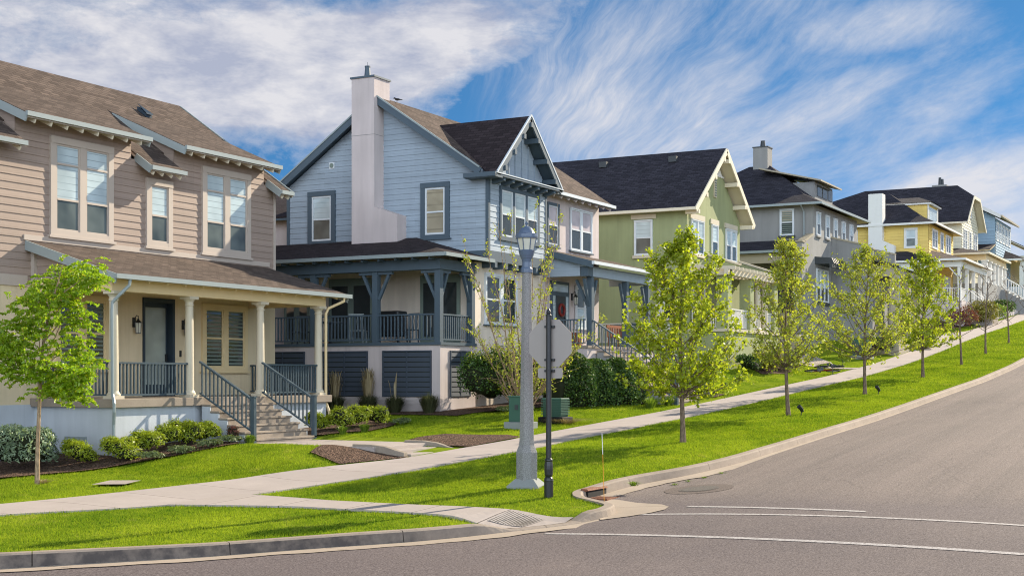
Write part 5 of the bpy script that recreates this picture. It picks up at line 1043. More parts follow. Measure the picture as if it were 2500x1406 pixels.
def limb(mb, pts, r0, r1, n=6):
    m = len(pts); mb.tube(pts, [r0 + (r1 - r0) * i / (m - 1) for i in range(m)], n, False)
def tree(name, label, x, y, h, rmax, f0, nlimb, ntwig, nleaf, lsize, lmat, seed, group, trunk_r=.055, bm='bark', lean=(0, 0), tops=2, pw=.75, twig_r=.004, z=None, cat='tree', lowf=.55):
    rng = np.random.default_rng(seed); z0 = gz(x, y) if z is None else z
    o = thing(name, (x, y, z0 - .03), label, cat, group); mb = MB(); base = Vector((x, y, z0 - .08))
    tp = [base + Vector((lean[0] * f + .05 * math.sin(f * 5 + seed), lean[1] * f + .05 * math.cos(f * 4 + seed), (h * .93 + .08) * f)) for f in np.linspace(0, 1, 11)]
    rr = [trunk_r * (1.35 if i == 0 else 1) * (1 - .9 * i / 10) + .004 for i in range(11)]; mb.tube(tp, rr, 9, False)
    def trunk_at(zz):
        f = min(1, max(0, (zz - z0) / (h * .93))); i = min(9, int(f * 10)); return tp[i].lerp(tp[i + 1], f * 10 - i)
    env = lambda f: rmax * ((lowf + (1 - lowf) * f / .28) if f < .28 else ((1 - f) / .72) ** pw)
    L = []
    for i in range(nlimb):
        f = (i + .5) / nlimb; f = f ** .85; az = i * 2.39996 + rng.uniform(-.4, .4)
        r = max(.06, env(f)) * rng.uniform(.72, 1.08); ze = z0 + h * (f0 + (1 - f0) * f)
        if i >= nlimb - tops: r = rng.uniform(.08, .3); ze = z0 + h * rng.uniform(.93, 1.0)
        zs = max(z0 + h * f0 * rng.uniform(.86, 1.04), ze - max(.25, r * rng.uniform(.85, 1.25))); s = trunk_at(zs); e = Vector((x + r * math.cos(az), y + r * math.sin(az), ze)); mid = s.lerp(e, .5) + Vector((rng.normal() * .05, rng.normal() * .05, -.06 * r))
        P = [s, s.lerp(mid, .5), mid, mid.lerp(e, .5), e]; limb(mb, P, trunk_r * .38 * (1 - .5 * f), .006)
        for k in range(ntwig):
            t = rng.uniform(.28, 1.02); q = P[min(3, int(t * 4))].lerp(P[min(4, int(t * 4) + 1)], (t * 4) % 1 if t < 1 else 1)
            d = (e - s).normalized() * .6 + Vector(rng.normal(size=3)) * .62 + Vector((0, 0, .25)); ln = rng.uniform(.16, .42) * (rmax / 1.5) ** .5; w_ = q + d.normalized() * ln
            if twig_r: mb.tube([q, q.lerp(w_, .5) + Vector((0, 0, .02)), w_], [twig_r * 1.4, twig_r, twig_r * .6], 4, False)
            for j in range(nleaf):
                u_ = rng.uniform(.1, 1.08) ** .8; L.append(tuple(q.lerp(w_, u_) + Vector(rng.normal(size=3)) * .045))
    mb.build('trunk', M[bm], o, smooth=True)
    if L:
        V = place_leaves(np.array(L), lsize, rng, MAPLE, .35) - np.array(LOC[o]); np_mesh('crown', V, len(MAPLE), M[lmat], o)
    return o
GT = 'street trees in the grass strip'
tree('maple_tree', 'leafiest young maple, nearest beyond the stop sign, in front of the green house', 31.4, 12.2, 4.95, 1.8, .24, 48, 15, 17, .076, 'leaf_tree', 3, GT, .062, pw=.55, tops=5, lowf=.75, lean=(.1, 0))
tree('maple_tree', 'thin-leaved young maple standing between the leafiest maple and the house with grey parapets', 40.3, 12.2, 5.1, 1.5, .29, 44, 13, 12, .068, 'leaf_sparse', 11, GT, .06, pw=.62, tops=4, lean=(-.12, .1))
tree('maple_tree', 'broad open-crowned young maple with a black ground lamp at its base, third up the strip', 49.5, 12.2, 5.2, 1.95, .28, 48, 13, 13, .07, 'leaf_sparse', 23, GT, .062, pw=.45, tops=3, lowf=.85, lean=(.15, -.1))
tree('maple_tree', 'dense bright yellow-green maple in front of the yellow house', 59.8, 12.2, 5.25, 1.6, .25, 46, 14, 15, .078, 'leaf_tree', 31, GT, .065, pw=.55, tops=3, lowf=.9, lean=(0, .1))
tree('maple_tree', 'nearly leafless young tree with a forked trunk, the closest of the bare ones', 68.1, 12.2, 4.6, 1.15, .3, 16, 7, 1, .08, 'leaf_sparse', 41, GT, .055, tops=2, twig_r=.007)
tree('maple_tree', 'bare thin tree in the strip with low spreading branches, second of the bare ones', 75.5, 12.2, 4.6, 1.3, .3, 18, 7, 0, .08, 'leaf_sparse', 43, GT, .055, tops=2, twig_r=.007)
tree('maple_tree', 'small bare tree far up the strip, third of the bare ones', 82.8, 12.2, 3.9, .9, .34, 14, 6, 0, .08, 'leaf_sparse', 47, GT, .05, tops=2, twig_r=.008)
tree('maple_tree', 'bare slim trunk at the right edge of the photo, farthest street tree', 89.6, 12.2, 4.8, 1.0, .36, 12, 6, 0, .08, 'leaf_sparse', 53, GT, .055, tops=2, twig_r=.008)

def sparse_tree(x, y):
    rng = np.random.default_rng(5); z0 = gz(x, y); o = thing('budding_tree', (x, y, z0), 'multi-stemmed tree just coming into leaf behind the lamp post', 'tree'); mb = MB(); L = []
    for i in range(30):
        az = i * 2.4; el = R(rng.uniform(30, 60) if i > 11 else rng.uniform(64, 86)); ln = rng.uniform(2.2, 3.4) if i > 11 else rng.uniform(4.2, 5.8)
        s = Vector((x + .08 * math.cos(az), y + .08 * math.sin(az), z0 + (0 if i % 3 else .3))); d = Vector((math.cos(az) * math.cos(el), math.sin(az) * math.cos(el), math.sin(el)))
        P = [s + d * ln * f + Vector((0, 0, .5 * ln * .22 * f * f)) + Vector(rng.normal(size=3)) * .03 for f in np.linspace(0, 1, 8)]; limb(mb, P, .028, .004, 6)
        for k in range(20):
            t = rng.uniform(.18, 1) * 6.99; q = P[int(t)].lerp(P[int(t) + 1], t % 1); dd = (d * .8 + Vector(rng.normal(size=3)) * .45 + Vector((0, 0, .35))).normalized(); l2 = rng.uniform(.3, 1.0) * (1.15 - t / 9); e = q + dd * l2
            mb.tube([q, q.lerp(e, .5) + Vector((0, 0, .03)), e], [.008, .006, .003], 4, False)
            for j in range(6):
                c = q.lerp(e, rng.uniform(.25, 1.02))
                for _ in range(rng.integers(1, 3)): L.append(tuple(c + Vector(rng.normal(size=3)) * .035))
    mb.build('trunk', M['pale_bark'], o, smooth=True); V = place_leaves(np.array(L), .07, rng, OVAL, .3) - np.array(LOC[o]); np_mesh('crown', V, len(OVAL), M['leaf_sparse'], o)
sparse_tree(36.4, 19.2)

def locust(x, y):
    rng = np.random.default_rng(9); z0 = gz(x, y); o = thing('locust_tree', (x, y, z0), 'slender young yard tree with feathery drooping leaves at the left', 'tree'); mb = MB()
    S_, C_ = math.sin(TH), math.cos(TH); right = Vector((S_, -C_, 0)); fwd = Vector((C_, S_, 0)); k = .00833
    def pt(px, py, d=0.0): return Vector((x, y, z0)) + right * (px - 98) * k + fwd * d + Vector((0, 0, (1172 - py) * k))
    tp = [pt(98, 1176), pt(99, 1080), pt(104, 960), pt(107, 900), pt(113, 830), pt(128, 750), pt(150, 680), pt(160, 640)]; mb.tube(tp, [.055, .04, .036, .034, .028, .022, .014, .006], 9, False)
    cl = [(150, 668, 46), (108, 690, 40), (205, 668, 42), (240, 678, 30), (175, 720, 46), (80, 725, 34), (130, 740, 46), (190, 765, 36), (55, 800, 44), (110, 800, 48), (25, 830, 36), (165, 850, 44), (70, 850, 44), (130, 885, 46), (25, 880, 34), (205, 890, 42), (90, 905, 38), (165, 925, 38), (225, 915, 26), (120, 945, 24), (210, 950, 22)]
    L = []; N = []
    for i, (a, b, r) in enumerate(cl):
        d = rng.uniform(-.75, .75); c = pt(a, b, d); s = tp[2 + int(rng.integers(0, 2))] if b > 820 else tp[int(rng.integers(3, 6))]; s = s if s.z < c.z else tp[3]
        P = [s, s.lerp(c, .4) + Vector((0, 0, .12)), s.lerp(c, .8) + Vector((0, 0, .1)), c]; limb(mb, P, .014, .005, 5)
        for f in range(44):
            q = c + Vector(rng.normal(size=3)) * r * k * .52; az = rng.uniform(0, 6.28); dd = Vector((math.cos(az), math.sin(az), rng.uniform(-.1, .5))); ln = rng.uniform(.18, .34); side = Vector((-dd.y, dd.x, 0)).normalized()
            for j in range(13):
                u_ = j / 12; p = q + dd * ln * u_ + Vector((0, 0, -.3 * ln * u_ * u_ * 1.6))
                for s_ in (-1, 1): L.append(tuple(p + side * s_ * .028)); N.append(tuple(side * s_))
    mb.build('trunk', M['pale_bark'], o, smooth=True); V = place_leaves(np.array(L), .066, rng, OVAL, .55, stretch=1.15) - np.array(LOC[o]); np_mesh('crown', V, len(OVAL), M['leaf_locust'], o)
locust(20.0, 21.7)

def bush(name, label, x, y, rx, ry, rz, n, ls, mt, seed, group=None, lumps=7, cat='shrub', up=.5, stretch=1.2, z=None, shape=OVAL, spiky=0.0):
    rng = np.random.default_rng(seed); z0 = gz(x, y) if z is None else z; P = []; O = []
    cs = [(np.array((0, 0, rz * .5)), .72)] + [(np.array((math.cos(a) * rx * .5, math.sin(a) * ry * .5, rz * rng.uniform(.3, .72))), rng.uniform(.42, .6)) for a in (i * 6.283 / lumps + rng.uniform(-.3, .3) for i in range(lumps))]
    per = n // len(cs)
    for c, s in cs:
        d = rng.normal(size=(per, 3)); d /= np.linalg.norm(d, axis=1)[:, None]; d[:, 2] = np.where(d[:, 2] < -.55, -d[:, 2], d[:, 2])
        rad = (1 - .38 * rng.random(per) ** 1.8 + spiky * rng.random(per) ** 4)[:, None]; q = c + d * rad * np.array((rx * s, ry * s, rz * .5 * s * 1.15)); P.append(q); O.append(d)
    P = np.concatenate(P); O = np.concatenate(O); keep = P[:, 2] > .02; P = P[keep]; O = O[keep]
    V = place_leaves(P, ls, rng, shape, up, O, .9, stretch); o = np_mesh(name, V, len(shape), M[mt], None, (x, y, z0))
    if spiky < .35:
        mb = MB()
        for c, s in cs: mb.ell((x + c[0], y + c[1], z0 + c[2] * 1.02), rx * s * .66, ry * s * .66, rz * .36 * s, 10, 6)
        mb.build('shade_core', M['core'], o)  # solid dark core, its colour stands for shade among the leaves
    return tag(o, label, cat, group)
GB = 'boxwood shrubs in front of the brown house'
for i, (x, y, r, rz, lab) in enumerate(((22.55, 23.15, .42, .62, 'round boxwood next to the blue-green bush'), (23.15, 22.5, .46, .62, 'round boxwood in front of the corner downspout of the brown porch'), (23.95, 22.45, .40, .60, 'yellowish boxwood against the foundation right of the downspout'), (24.75, 22.5, .42, .72, 'taller boxwood against the middle of the shadow-striped foundation'), (25.3, 22.4, .40, .66, 'boxwood between the tallest foundation boxwood and the porch stairs side'), (25.85, 22.3, .36, .55, 'boxwood closest to the left side of the porch stairs'),
        (29.9, 22.0, .36, .62, 'boxwood directly behind the right stair railing of the brown house'), (30.55, 21.75, .44, .68, 'boxwood right of the stair newel, second in the row by the mulch'), (31.35, 21.7, .44, .66, 'third boxwood in the row right of the brown house stairs'), (32.15, 21.7, .46, .62, 'boxwood at the far right end of the row by the tussock grasses'))):
    bush('boxwood_shrub', lab, x, y, r, r, rz, 3000, .042, 'leaf_box', 60 + i, GB, z=gz(x, y) - .03, up=.9, stretch=1.5, spiky=.25)
bush('grey_green_shrub', 'large rounded blue-green bush at the left edge beside the yard tree', 21.75, 24.1, .85, .85, 1.05, 6500, .055, 'leaf_blue', 90, lumps=10, up=.3, stretch=1.6, spiky=.15)
bush('small_red_shrub', 'small dark red shrub at the left foot of the porch stairs', 26.15, 21.75, .18, .18, .42, 500, .035, 'leaf_red', 91)
for i, (x, y, lab) in enumerate(((23.3, 21.75, 'low grey-green plant at the edge of the mulch below the corner boxwood'), (24.2, 21.6, 'low grey-green plant in front of the yellowish boxwood'), (25.0, 21.5, 'low grey-green plant below the tallest foundation boxwood'), (25.75, 21.5, 'low grey-green plant nearest the stairs of the brown house'), (32.6, 21.05, 'low grey-green plant at the right end of the boxwood row'), (36.5, 19.85, 'low grey-green ground plant under the left dark bush'), (37.4, 19.6, 'low grey-green ground plant beside the green utility box'))):
    bush('low_plant', lab, x, y, .38, .22, .2, 700, .04, 'leaf_low', 100 + i, 'low grey-green plants in the beds', up=1.0, stretch=2.0, spiky=.4)
bush('dark_bush', 'large dark round bush at the corner of the blue-grey house base', 36.6, 20.45, 1.2, .95, 2.2, 10000, .065, 'leaf_hedge', 110, lumps=12, spiky=.1, z=gz(36.75, 20.9) - .1)
bush('dark_bush', 'dark bush behind the lamp post, right of the corner bush', 38.4, 20.3, 1.1, .9, 1.9, 7500, .065, 'leaf_hedge', 111, lumps=10, spiky=.1, z=gz(38.5, 20.7) - .1)
def hedge():
    rng = np.random.default_rng(12); a = Vector((39.6, 19.75)); b = Vector((42.95, 18.5)); P = []; O = []; n = 26000; t = rng.random(n); z0 = gz(41.5, 19)
    d = (b - a).normalized(); q = Vector((-d.y, d.x)); ang = rng.uniform(0, math.pi, n); rad = 1.04 - .22 * rng.random(n) ** 2
    wob = .08 * np.sin(t * 9) + .06 * np.sin(t * 23 + 2) - .25 * np.abs(2 * t - 1) ** 4; w = np.cos(ang) * (.72 + wob) * rad; zz = np.abs(np.sin(ang)) ** .6 * (1.72 + wob - .25 * t) * rad
    P = np.stack([a.x + (b.x - a.x) * t + q.x * w, a.y + (b.y - a.y) * t + q.y * w, z0 - .1 + zz], 1); O = np.stack([q.x * np.cos(ang), q.y * np.cos(ang), np.sin(ang)], 1)
    m = int(n * .12); P[:m, 0] = b.x + d.x * rng.uniform(-.1, .45, m); P[:m, 1] = b.y + d.y * rng.uniform(-.1, .3, m) + rng.uniform(-.5, .5, m); P[:m, 2] = z0 - .1 + rng.uniform(0, 1.35, m)
    V = place_leaves(P - np.array((a.x, a.y, z0)), .07, rng, OVAL, .4, O, .8); o = np_mesh('hedge', V, len(OVAL), M['leaf_hedge'], None, (a.x, a.y, z0)); mb = MB(); [mb.ell((a.x + (b.x - a.x) * f, a.y + (b.y - a.y) * f, z0 + .6 - .1 * f), .55, .52, .86 - .12 * f, 10, 7) for f in (.05, .27, .5, .73, .98)]; mb.build('shade_core', M['core'], o); tag(o, 'long dark clipped hedge beside the front stairs of the blue-grey house', 'hedge')  # dark core ellipsoids paint in the shade inside the hedge
hedge()
bush('juniper', 'golden juniper with upswept branches in front of the green porch base', 57.4, 18.3, .85, .7, .95, 3000, .07, 'leaf_juniper', 120, lumps=8, up=1.2, stretch=2.4, spiky=.5)
bush('juniper', 'low dark olive juniper right of the golden one', 59.6, 18.4, .9, .7, .7, 2200, .07, 'leaf_low', 121, up=1.0, stretch=2.2, spiky=.5)
bush('juniper', 'olive juniper beside the front steps of the yellow house', 101.0, 16.7, 1.7, 1.2, 1.9, 3600, .11, 'leaf_juniper', 122, lumps=9, up=.8, stretch=2.0, spiky=.4)
bush('grey_green_shrub', 'twiggy reddish shrub below the left porch post of the yellow house', 96.5, 17.2, 1.5, 1.1, 1.6, 2400, .1, 'leaf_red', 123, spiky=.5, lumps=8)
bush('juniper', 'yellow-green juniper on the wall below the cream house columns', 109.0, 17.0, 1.3, .8, 1.2, 2200, .11, 'leaf_lily', 124, spiky=.4)
bush('juniper', 'dark spreading juniper left of the long white stair railing', 113.0, 16.9, 2.0, .9, 1.4, 2600, .11, 'leaf_hedge', 125, spiky=.4)
bush('low_plant', 'green foundation plants under the white railing at the far right', 133, 16.6, 4.0, .9, 1.3, 3000, .13, 'leaf_hedge', 126, spiky=.4)
bush('grey_green_shrub', 'dark shrub under the parapet wing of the dark grey house', 74.2, 17.4, 1.2, .8, 1.0, 2400, .08, 'leaf_hedge', 127, spiky=.3)
bush('grey_green_shrub', 'dark shrub under the left corner of the green porch', 55.6, 18.6, .7, .5, .8, 1600, .07, 'leaf_hedge', 128, spiky=.3)

def blades(name, label, x, y, n, h, spread, w, mt, seed, group=None, cat='plant', plume=0, arch=.5):
    rng = np.random.default_rng(seed); z0 = gz(x, y) - .02; V = []
    for i in range(n):
        az = rng.uniform(0, 6.283); r = rng.random() ** .6; hh = h * rng.uniform(.55, 1.0); b = np.array((math.cos(az), math.sin(az), 0)); s = np.array((-b[1], b[0], 0)) * w / 2
        p0 = b * r * .12 * spread * 2 + rng.normal(size=3) * np.array((.02, .02, 0)); p1 = p0 + b * r * spread * .45 + np.array((0, 0, hh * .7)); p2 = p0 + b * r * spread * (1 + arch * .4) + np.array((0, 0, hh * (1 - arch * r * .75)))
        V += [p0 - s, p0 + s, p1 + s * .8, p1 - s * .8, p1 - s * .8, p1 + s * .8, p2 + s * .1, p2 - s * .1]
    o = np_mesh(name, np.array(V), 4, M[mt], None, (x, y, z0)); tag(o, label, cat, group)
    if plume:
        V = []
        for i in range(plume):
            az = rng.uniform(0, 6.283); b = np.array((math.cos(az), math.sin(az), 0)); s = np.array((-b[1], b[0], 0)) * .006; r = rng.random() * .18; hh = rng.uniform(.85, 1.35) * h * 1.25; p0 = b * .05; p1 = p0 + b * r + np.array((0, 0, hh))
            V += [p0 - s, p0 + s, p1 + s * 2.6, p1 - s * 2.6, p1 - s * 2.6, p1 + s * 2.6, p1 + b * .06 + np.array((0, 0, .14)) + s * .3, p1 + b * .06 + np.array((0, 0, .14)) - s * .3]
        np_mesh('plume', np.array(V), 4, M['straw'], o)
    return o
for i, (x, y, h, pl, lab) in enumerate(((35.35, 25.3, .55, 90, 'tussock grass with thin straw plumes, left in front of the louvred panels'), (35.35, 24.06, .6, 130, 'tallest tussock grass with dense straw plumes between two louvred panels'), (35.4, 23.1, .55, 6, 'dark tussock grass in front of the right louvred panel'), (35.45, 21.9, .6, 0, 'dark tussock grass at the corner of the porch base'))):
    blades('tussock_grass', lab, x, y, 700, h * 1.3, .5, .013, 'dusk_grass', 140 + i, 'tussock grasses along the porch base', 'grass clump', pl)
for i, (x, y, lab) in enumerate(((41.9, 17.35, 'strap-leaved clump by the sidewalk, left of the grey house stairs'), (42.6, 17.55, 'strap-leaved clump between two others beside the grey house stairs'), (43.1, 17.2, 'strap-leaved clump touching the left newel post of the grey house stairs'), (47.1, 17.45, 'strap-leaved clump right of the right newel post of the grey house'), (47.7, 17.3, 'strap-leaved clump at the right end of the small mulch bed'), (26.25, 21.3, 'small upright green clump at the left foot of the brown house stairs'), (29.6, 20.95, 'sword-leaved clump right of the brown house stairs'), (30.3, 20.75, 'sword-leaved clump at the mulch edge below the boxwood row'))):
    blades('lily_clump', lab, x, y, 150, .42 if i < 5 else .3, .42 if i < 5 else .22, .022, 'leaf_lily', 160 + i, 'strap-leaved plants by the stairs', 'plant')
blades('dry_grass_tuft', 'tuft of dry straw grass around the ribbed utility cabinet', 35.4, 17.35, 500, .22, .9, .01, 'straw', 171, None, 'grass clump')
blades('dry_grass_tuft', 'small dry tuft at the foot of the yard tree', 20.1, 21.6, 120, .12, .2, .008, 'straw', 172, None, 'grass clump')
blades('weed', 'green weed growing in the gutter by the storm drain', 24.15, 10.35, 90, .12, .16, .012, 'leaf_lily', 173, None, 'weed')
for i, (x, y) in enumerate(((25.4, 10.0), (25.9, 9.93), (26.5, 9.8), (27.2, 9.65))): o = blades('weed', 'tiny weed in the crack along the gutter edge', x, y, 26, .05, .1, .01, 'leaf_lily', 175 + i, 'tiny weeds along the gutter', 'weed'); o.location.z = float(Rz(np.array(x), np.array(y)))

# ------------------------------------------------------------------ grass on the lawns
def inside(poly, X, Y):
    c = np.zeros(X.shape, bool); n = len(poly)
    for i in range(n):
        (x1, y1), (x2, y2) = poly[i], poly[(i + 1) % n]
        with np.errstate(divide='ignore', invalid='ignore'): c ^= ((y1 > Y) != (y2 > Y)) & (X < (x2 - x1) * (Y - y1) / (y2 - y1 + 1e-12) + x1)
    return c
def lawn_points(rng, x0, x1, y0, y1, n):
    X = rng.uniform(x0, x1, n); Y = rng.uniform(y0, y1, n); e = -.02
    k = (Y > yk(X) + .17) & ~((Y > WL(X) + e) & (Y < WU(X) - e))
    k &= ~((Y < 17.0) & (X > CA(Y) + .025) & (X < CB(Y) - .02)) & ~((X > 26.3) & (X < 29.25) & (Y > 16.2) & (Y < 21.6)) & ~((X > 64.5) & (X < 65.4) & (Y > 16)) & ~((X > 43.2) & (X < 46.9) & (Y > 16))
    for p, _ in BEDS: k &= ~inside(p, X, Y)
    for a, b, c, d in ((13, 34, 23.1, 40), (35.9, 49, 20, 40), (35.9, 43, 21.5, 40), (51.9, 54.6, 21.5, 40), (54.5, 61.8, 19, 40), (68.9, 80.5, 16.4, 40), (97, 110, 17.4, 40), (111, 123, 17.8, 40), (20.05, 20.9, 19.6, 20.4)): k &= ~((X > a) & (X < b) & (Y > c) & (Y < d))
    return X[k], Y[k]
def grass():
    rng = np.random.default_rng(77); V = []
    for (x0, x1, y0, y1, n, h, w) in ((10.5, 24, 9.6, 26, 260000, .040, .011), (22, 36, 9.8, 24, 260000, .040, .012), (36, 52, 9.8, 22, 160000, .042, .016), (52, 76, 9.8, 24, 120000, .045, .024), (76, 125, 9.8, 26, 70000, .06, .04)):
        X, Y = lawn_points(rng, x0, x1, y0, y1, n); m = len(X); patch = 1 + .28 * np.sin(X * 1.9 + 1.3 * np.sin(Y * 1.1)) * np.sin(Y * 2.3 + X * .6)
        az = rng.uniform(0, 6.283, m); hh = h * rng.uniform(.6, 1.25, m) * patch; hh = np.where(rng.random(m) < .02, hh * 1.8, hh); lean = rng.uniform(.1, .8, m) * hh; la = rng.uniform(0, 6.283, m)
        B = np.stack([X, Y, G(X, Y) - .032], 1); s = np.stack([np.cos(az), np.sin(az), np.zeros(m)], 1) * (w / 2 * rng.uniform(.7, 1.3, m))[:, None]; T = B + np.stack([np.cos(la) * lean, np.sin(la) * lean, hh], 1)
        V.append(np.stack([B - s, B + s, T], 1).reshape(-1, 3))
    o = np_mesh('grass', np.concatenate(V), 3, M['grass']); tag(o, 'mown bright green grass covering the lawns and the street strip', 'grass', None, 'stuff')
grass()

# ------------------------------------------------------------------ street furniture
M['collar'] = speckle('worn_asphalt_collar', lin(98, 86, 79), 40, .4)
def lamp_post(x, y):
    z = gz(x, y) - .03; o = thing('street_lamp', (x, y, z), 'grey speckled concrete lamp post with a blue lantern on the corner lawn', 'street lamp'); r8 = math.pi / 8 + R(28.25)
    mb = MB(); mb.lathe(x, y, [(.44, z - .1), (.44, z + .03), (.27, z + .15), (.255, z + .16)], 4, R(45 + 12)); mb.build('plinth', M['box_grey'], o)
    mb = MB(); mb.lathe(x, y, [(.215, z + .12), (.215, z + .66), (.205, z + .69), (.158, z + .80), (.156, z + .84), (.148, z + .9), (.09, z + 4.14)], 8, r8); mb.build('post', M['aggregate'], o, bevel=.008)
    mb = MB(); mb.lathe(x, y, [(.115, z + 4.10), (.115, z + 4.17), (.095, z + 4.20), (.085, z + 4.30), (.10, z + 4.36), (.115, z + 4.38), (.12, z + 4.40), (.135, z + 4.43), (.16, z + 4.52), (.15, z + 4.53)], 16); mb.build('capital', M['lamp_blue'], o, smooth=False)
    g = MB(); g.lathe(x, y, [(.145, z + 4.53), (.195, z + 4.75)], 8, r8); g.build('glass', M['lamp_glass'], o)
    mb = MB()
    for k in range(8): t = r8 + k * math.pi / 4; mb.bar((x + .148 * math.cos(t), y + .148 * math.sin(t), z + 4.52), (x + .2 * math.cos(t), y + .2 * math.sin(t), z + 4.76), .016, .016)
    mb.build('glazing_bars', M['lamp_blue'], o)
    mb = MB(); mb.lathe(x, y, [(.215, z + 4.75), (.22, z + 4.78), (.215, z + 4.835), (.16, z + 4.85), (.14, z + 4.9), (.10, z + 4.95), (.055, z + 4.98), (.02, z + 4.99), (.015, z + 5.01), (.032, z + 5.03), (.034, z + 5.05), (.012, z + 5.075)], 20); mb.build('cap', M['lamp_blue'], o)
lamp_post(23.3, 12.2)
def stop_sign(x, y):
    z = gz(x, y) - .03; o = thing('stop_sign', (x, y, z), 'octagonal sign seen from its plain metal back on a black ornamental pole', 'road sign')
    mb = MB(); mb.lathe(x, y, [(.082, z - .05), (.084, z + .30), (.09, z + .31), (.075, z + .36), (.06, z + .38), (.075, z + .42), (.08, z + .52), (.078, z + .58), (.066, z + .66), (.075, z + .68), (.07, z + .70), (.05, z + .72), (.048, z + 3.28), (.056, z + 3.29), (.056, z + 3.31), (.04, z + 3.33), (.045, z + 3.36), (.036, z + 3.39), (.01, z + 3.43)], 16); mb.build('pole', M['black'], o)
    c = z + 2.80; a = .43
    def octo(xx, rad): return [(xx, y + rad * math.cos(R(22.5 + 45 * k)), c + rad * math.sin(R(22.5 + 45 * k))) for k in range(8)]
    p = MB(); p.prism(octo(x + .062, a / math.cos(R(22.5))), (.004, 0, 0)); q = p.build('octagon', M['alu'], o); p = MB(); p.poly(octo(x + .068, a / math.cos(R(22.5)))); p.build('face', M['red'], q)
    p = MB(); p.prism([(x + .06, y + sy, c - .54 + sz) for sy, sz in ((-.25, -.07), (-.22, -.095), (.22, -.095), (.25, -.07), (.25, .07), (.22, .095), (-.22, .095), (-.25, .07))], (.004, 0, 0)); p.build('lower_plate', M['alu'], o)
    for zz in (c - .3, c - .5, c + .3):
        b = MB(); b.box(x + .02, x + .062, y - .1, y + .1, zz - .02, zz + .02); b.build('bracket', M['black'], o)
stop_sign(22.25, 11.2)
def stake(x, y):
    z = gz(x, y) - .02; o = thing('marker_stake', (x, y, z), 'thin orange fibreglass marker rod with a white top by the storm drain', 'marker stake'); mb = MB(); mb.tube([(x, y, z), (x - .02, y + .02, z + .85)], .0055, 6); mb.build('rod', M['orange'], o); mb = MB(); mb.tube([(x - .02, y + .02, z + .85), (x - .03, y + .03, z + 1.22)], .007, 6); mb.build('tip', M['white_trim'], o)
stake(22.15, 10.05)
def storm_drain():
    z = gz(23.5, 11.0); o = thing('storm_drain', (23.5, 10.85, z - .15), 'rusty iron storm drain inlet set into the kerb', 'storm drain'); mb = MB(); mb.prism([(23.1, 10.88, z - .05), (23.1, 10.80, z - .03), (23.1, 10.83, z + .0), (23.1, 10.95, z + .012), (23.1, 10.98, z - .05)], (.9, 0, 0)); mb.build('hood', M['rust'], o, bevel=.01)
    mb = MB(); mb.box(23.14, 23.96, 10.825, 10.87, z - .15, z - .045)
    mb.build('throat', M['rubber'], o); mb = MB(); zz = float(Rz(np.array(23.5), np.array(10.5))) + .03
    for k in range(12): mb.box(23.16 + k * .067, 23.19 + k * .067, 10.46, 10.80, zz - .05, zz - .012)
    mb.box(23.12, 23.98, 10.43, 10.47, zz - .05, zz - .01); mb.box(23.12, 23.98, 10.78, 10.815, zz - .05, zz - .01); mb.build('grate', M['rust'], o)
storm_drain()
def manhole(x, y):
    f = lambda a, b: float(Rz(np.array(a), np.array(b))); o = thing('manhole_cover', (x, y, f(x, y)), 'round iron manhole cover in a pale concrete collar near the kerb', 'manhole cover')
    def disc(r, dz, n=40): return [(x + r * math.cos(6.2832 * k / n), y + r * math.sin(6.2832 * k / n), f(x + r * math.cos(6.2832 * k / n), y + r * math.sin(6.2832 * k / n)) + dz) for k in range(n)]
    mb = MB(); mb.poly(disc(.66, .005)); mb.build('collar', M['collar'], o); mb = MB(); mb.poly(disc(.39, .008)); mb.build('frame', M['iron'], o); mb = MB(); mb.poly(disc(.34, .011)); mb.build('lid', M['iron'], o)
manhole(24.75, 9.25)
def tactile():
    x0, x1, y0, y1 = 19.62, 20.4, 10.35, 11.0; o = thing('tactile_plate', (20, 10.7, gz(20, 10.7)), 'ribbed dark metal tread plate set in the kerb ramp', 'tactile plate'); mb = MB()
    mb.grid([[(x, y, gz(x, y) + .016) for x in np.linspace(x0, x1, 6)] for y in np.linspace(y0, y1, 6)]); mb.build('plate', M['tread'], o); mb = MB()
    for k in range(13): y = y0 + .03 + k * .049; mb.bar((x0 + .02, y, gz(x0 + .02, y) + .016), (x1 - .02, y, gz(x1 - .02, y) + .016), .018, .008)
    mb.build('ribs', M['iron'], o)
tactile()
def util(x, y, label, w, d, h, ribs=False, rz=0):
    z = gz(x, y) - .05; o = thing('utility_box', (x, y, z), label, 'utility box', 'utility boxes on the lawns'); mb = MB(); mb.box(x - w / 2 - .1, x + w / 2 + .1, y - d / 2 - .1, y + d / 2 + .1, z, z + .2); mb.build('base', M['box_grey'] if not ribs else M['rubber'], o, bevel=.015)
    mb = MB(); mb.box(x - w / 2, x + w / 2, y - d / 2, y + d / 2, z + .2, z + .2 + h); b = mb.build('cabinet', M['box_green'], o, bevel=.02); mb = MB(); mb.box(x - w / 2 - .02, x + w / 2 + .02, y - d / 2 - .02, y + d / 2 + .02, z + .2 + h, z + .24 + h); mb.build('lid', M['box_green'], b, bevel=.01)
    if ribs:
        mb = MB()
        for k in range(10): zz = z + .26 + k * h / 10.5; mb.box(x - w / 2 - .035, x + w / 2 + .03, y - d / 2 - .03, y + d / 2 + .03, zz, zz + .022)
        mb.build('cooling_ribs', M['box_green'], o)
    else:
        mb = MB(); mb.box(x - w / 2 - .025, x - w / 2, y - .05, y + .05, z + .2 + h * .5, z + .2 + h * .7); mb.build('latch', M['charcoal'], b)
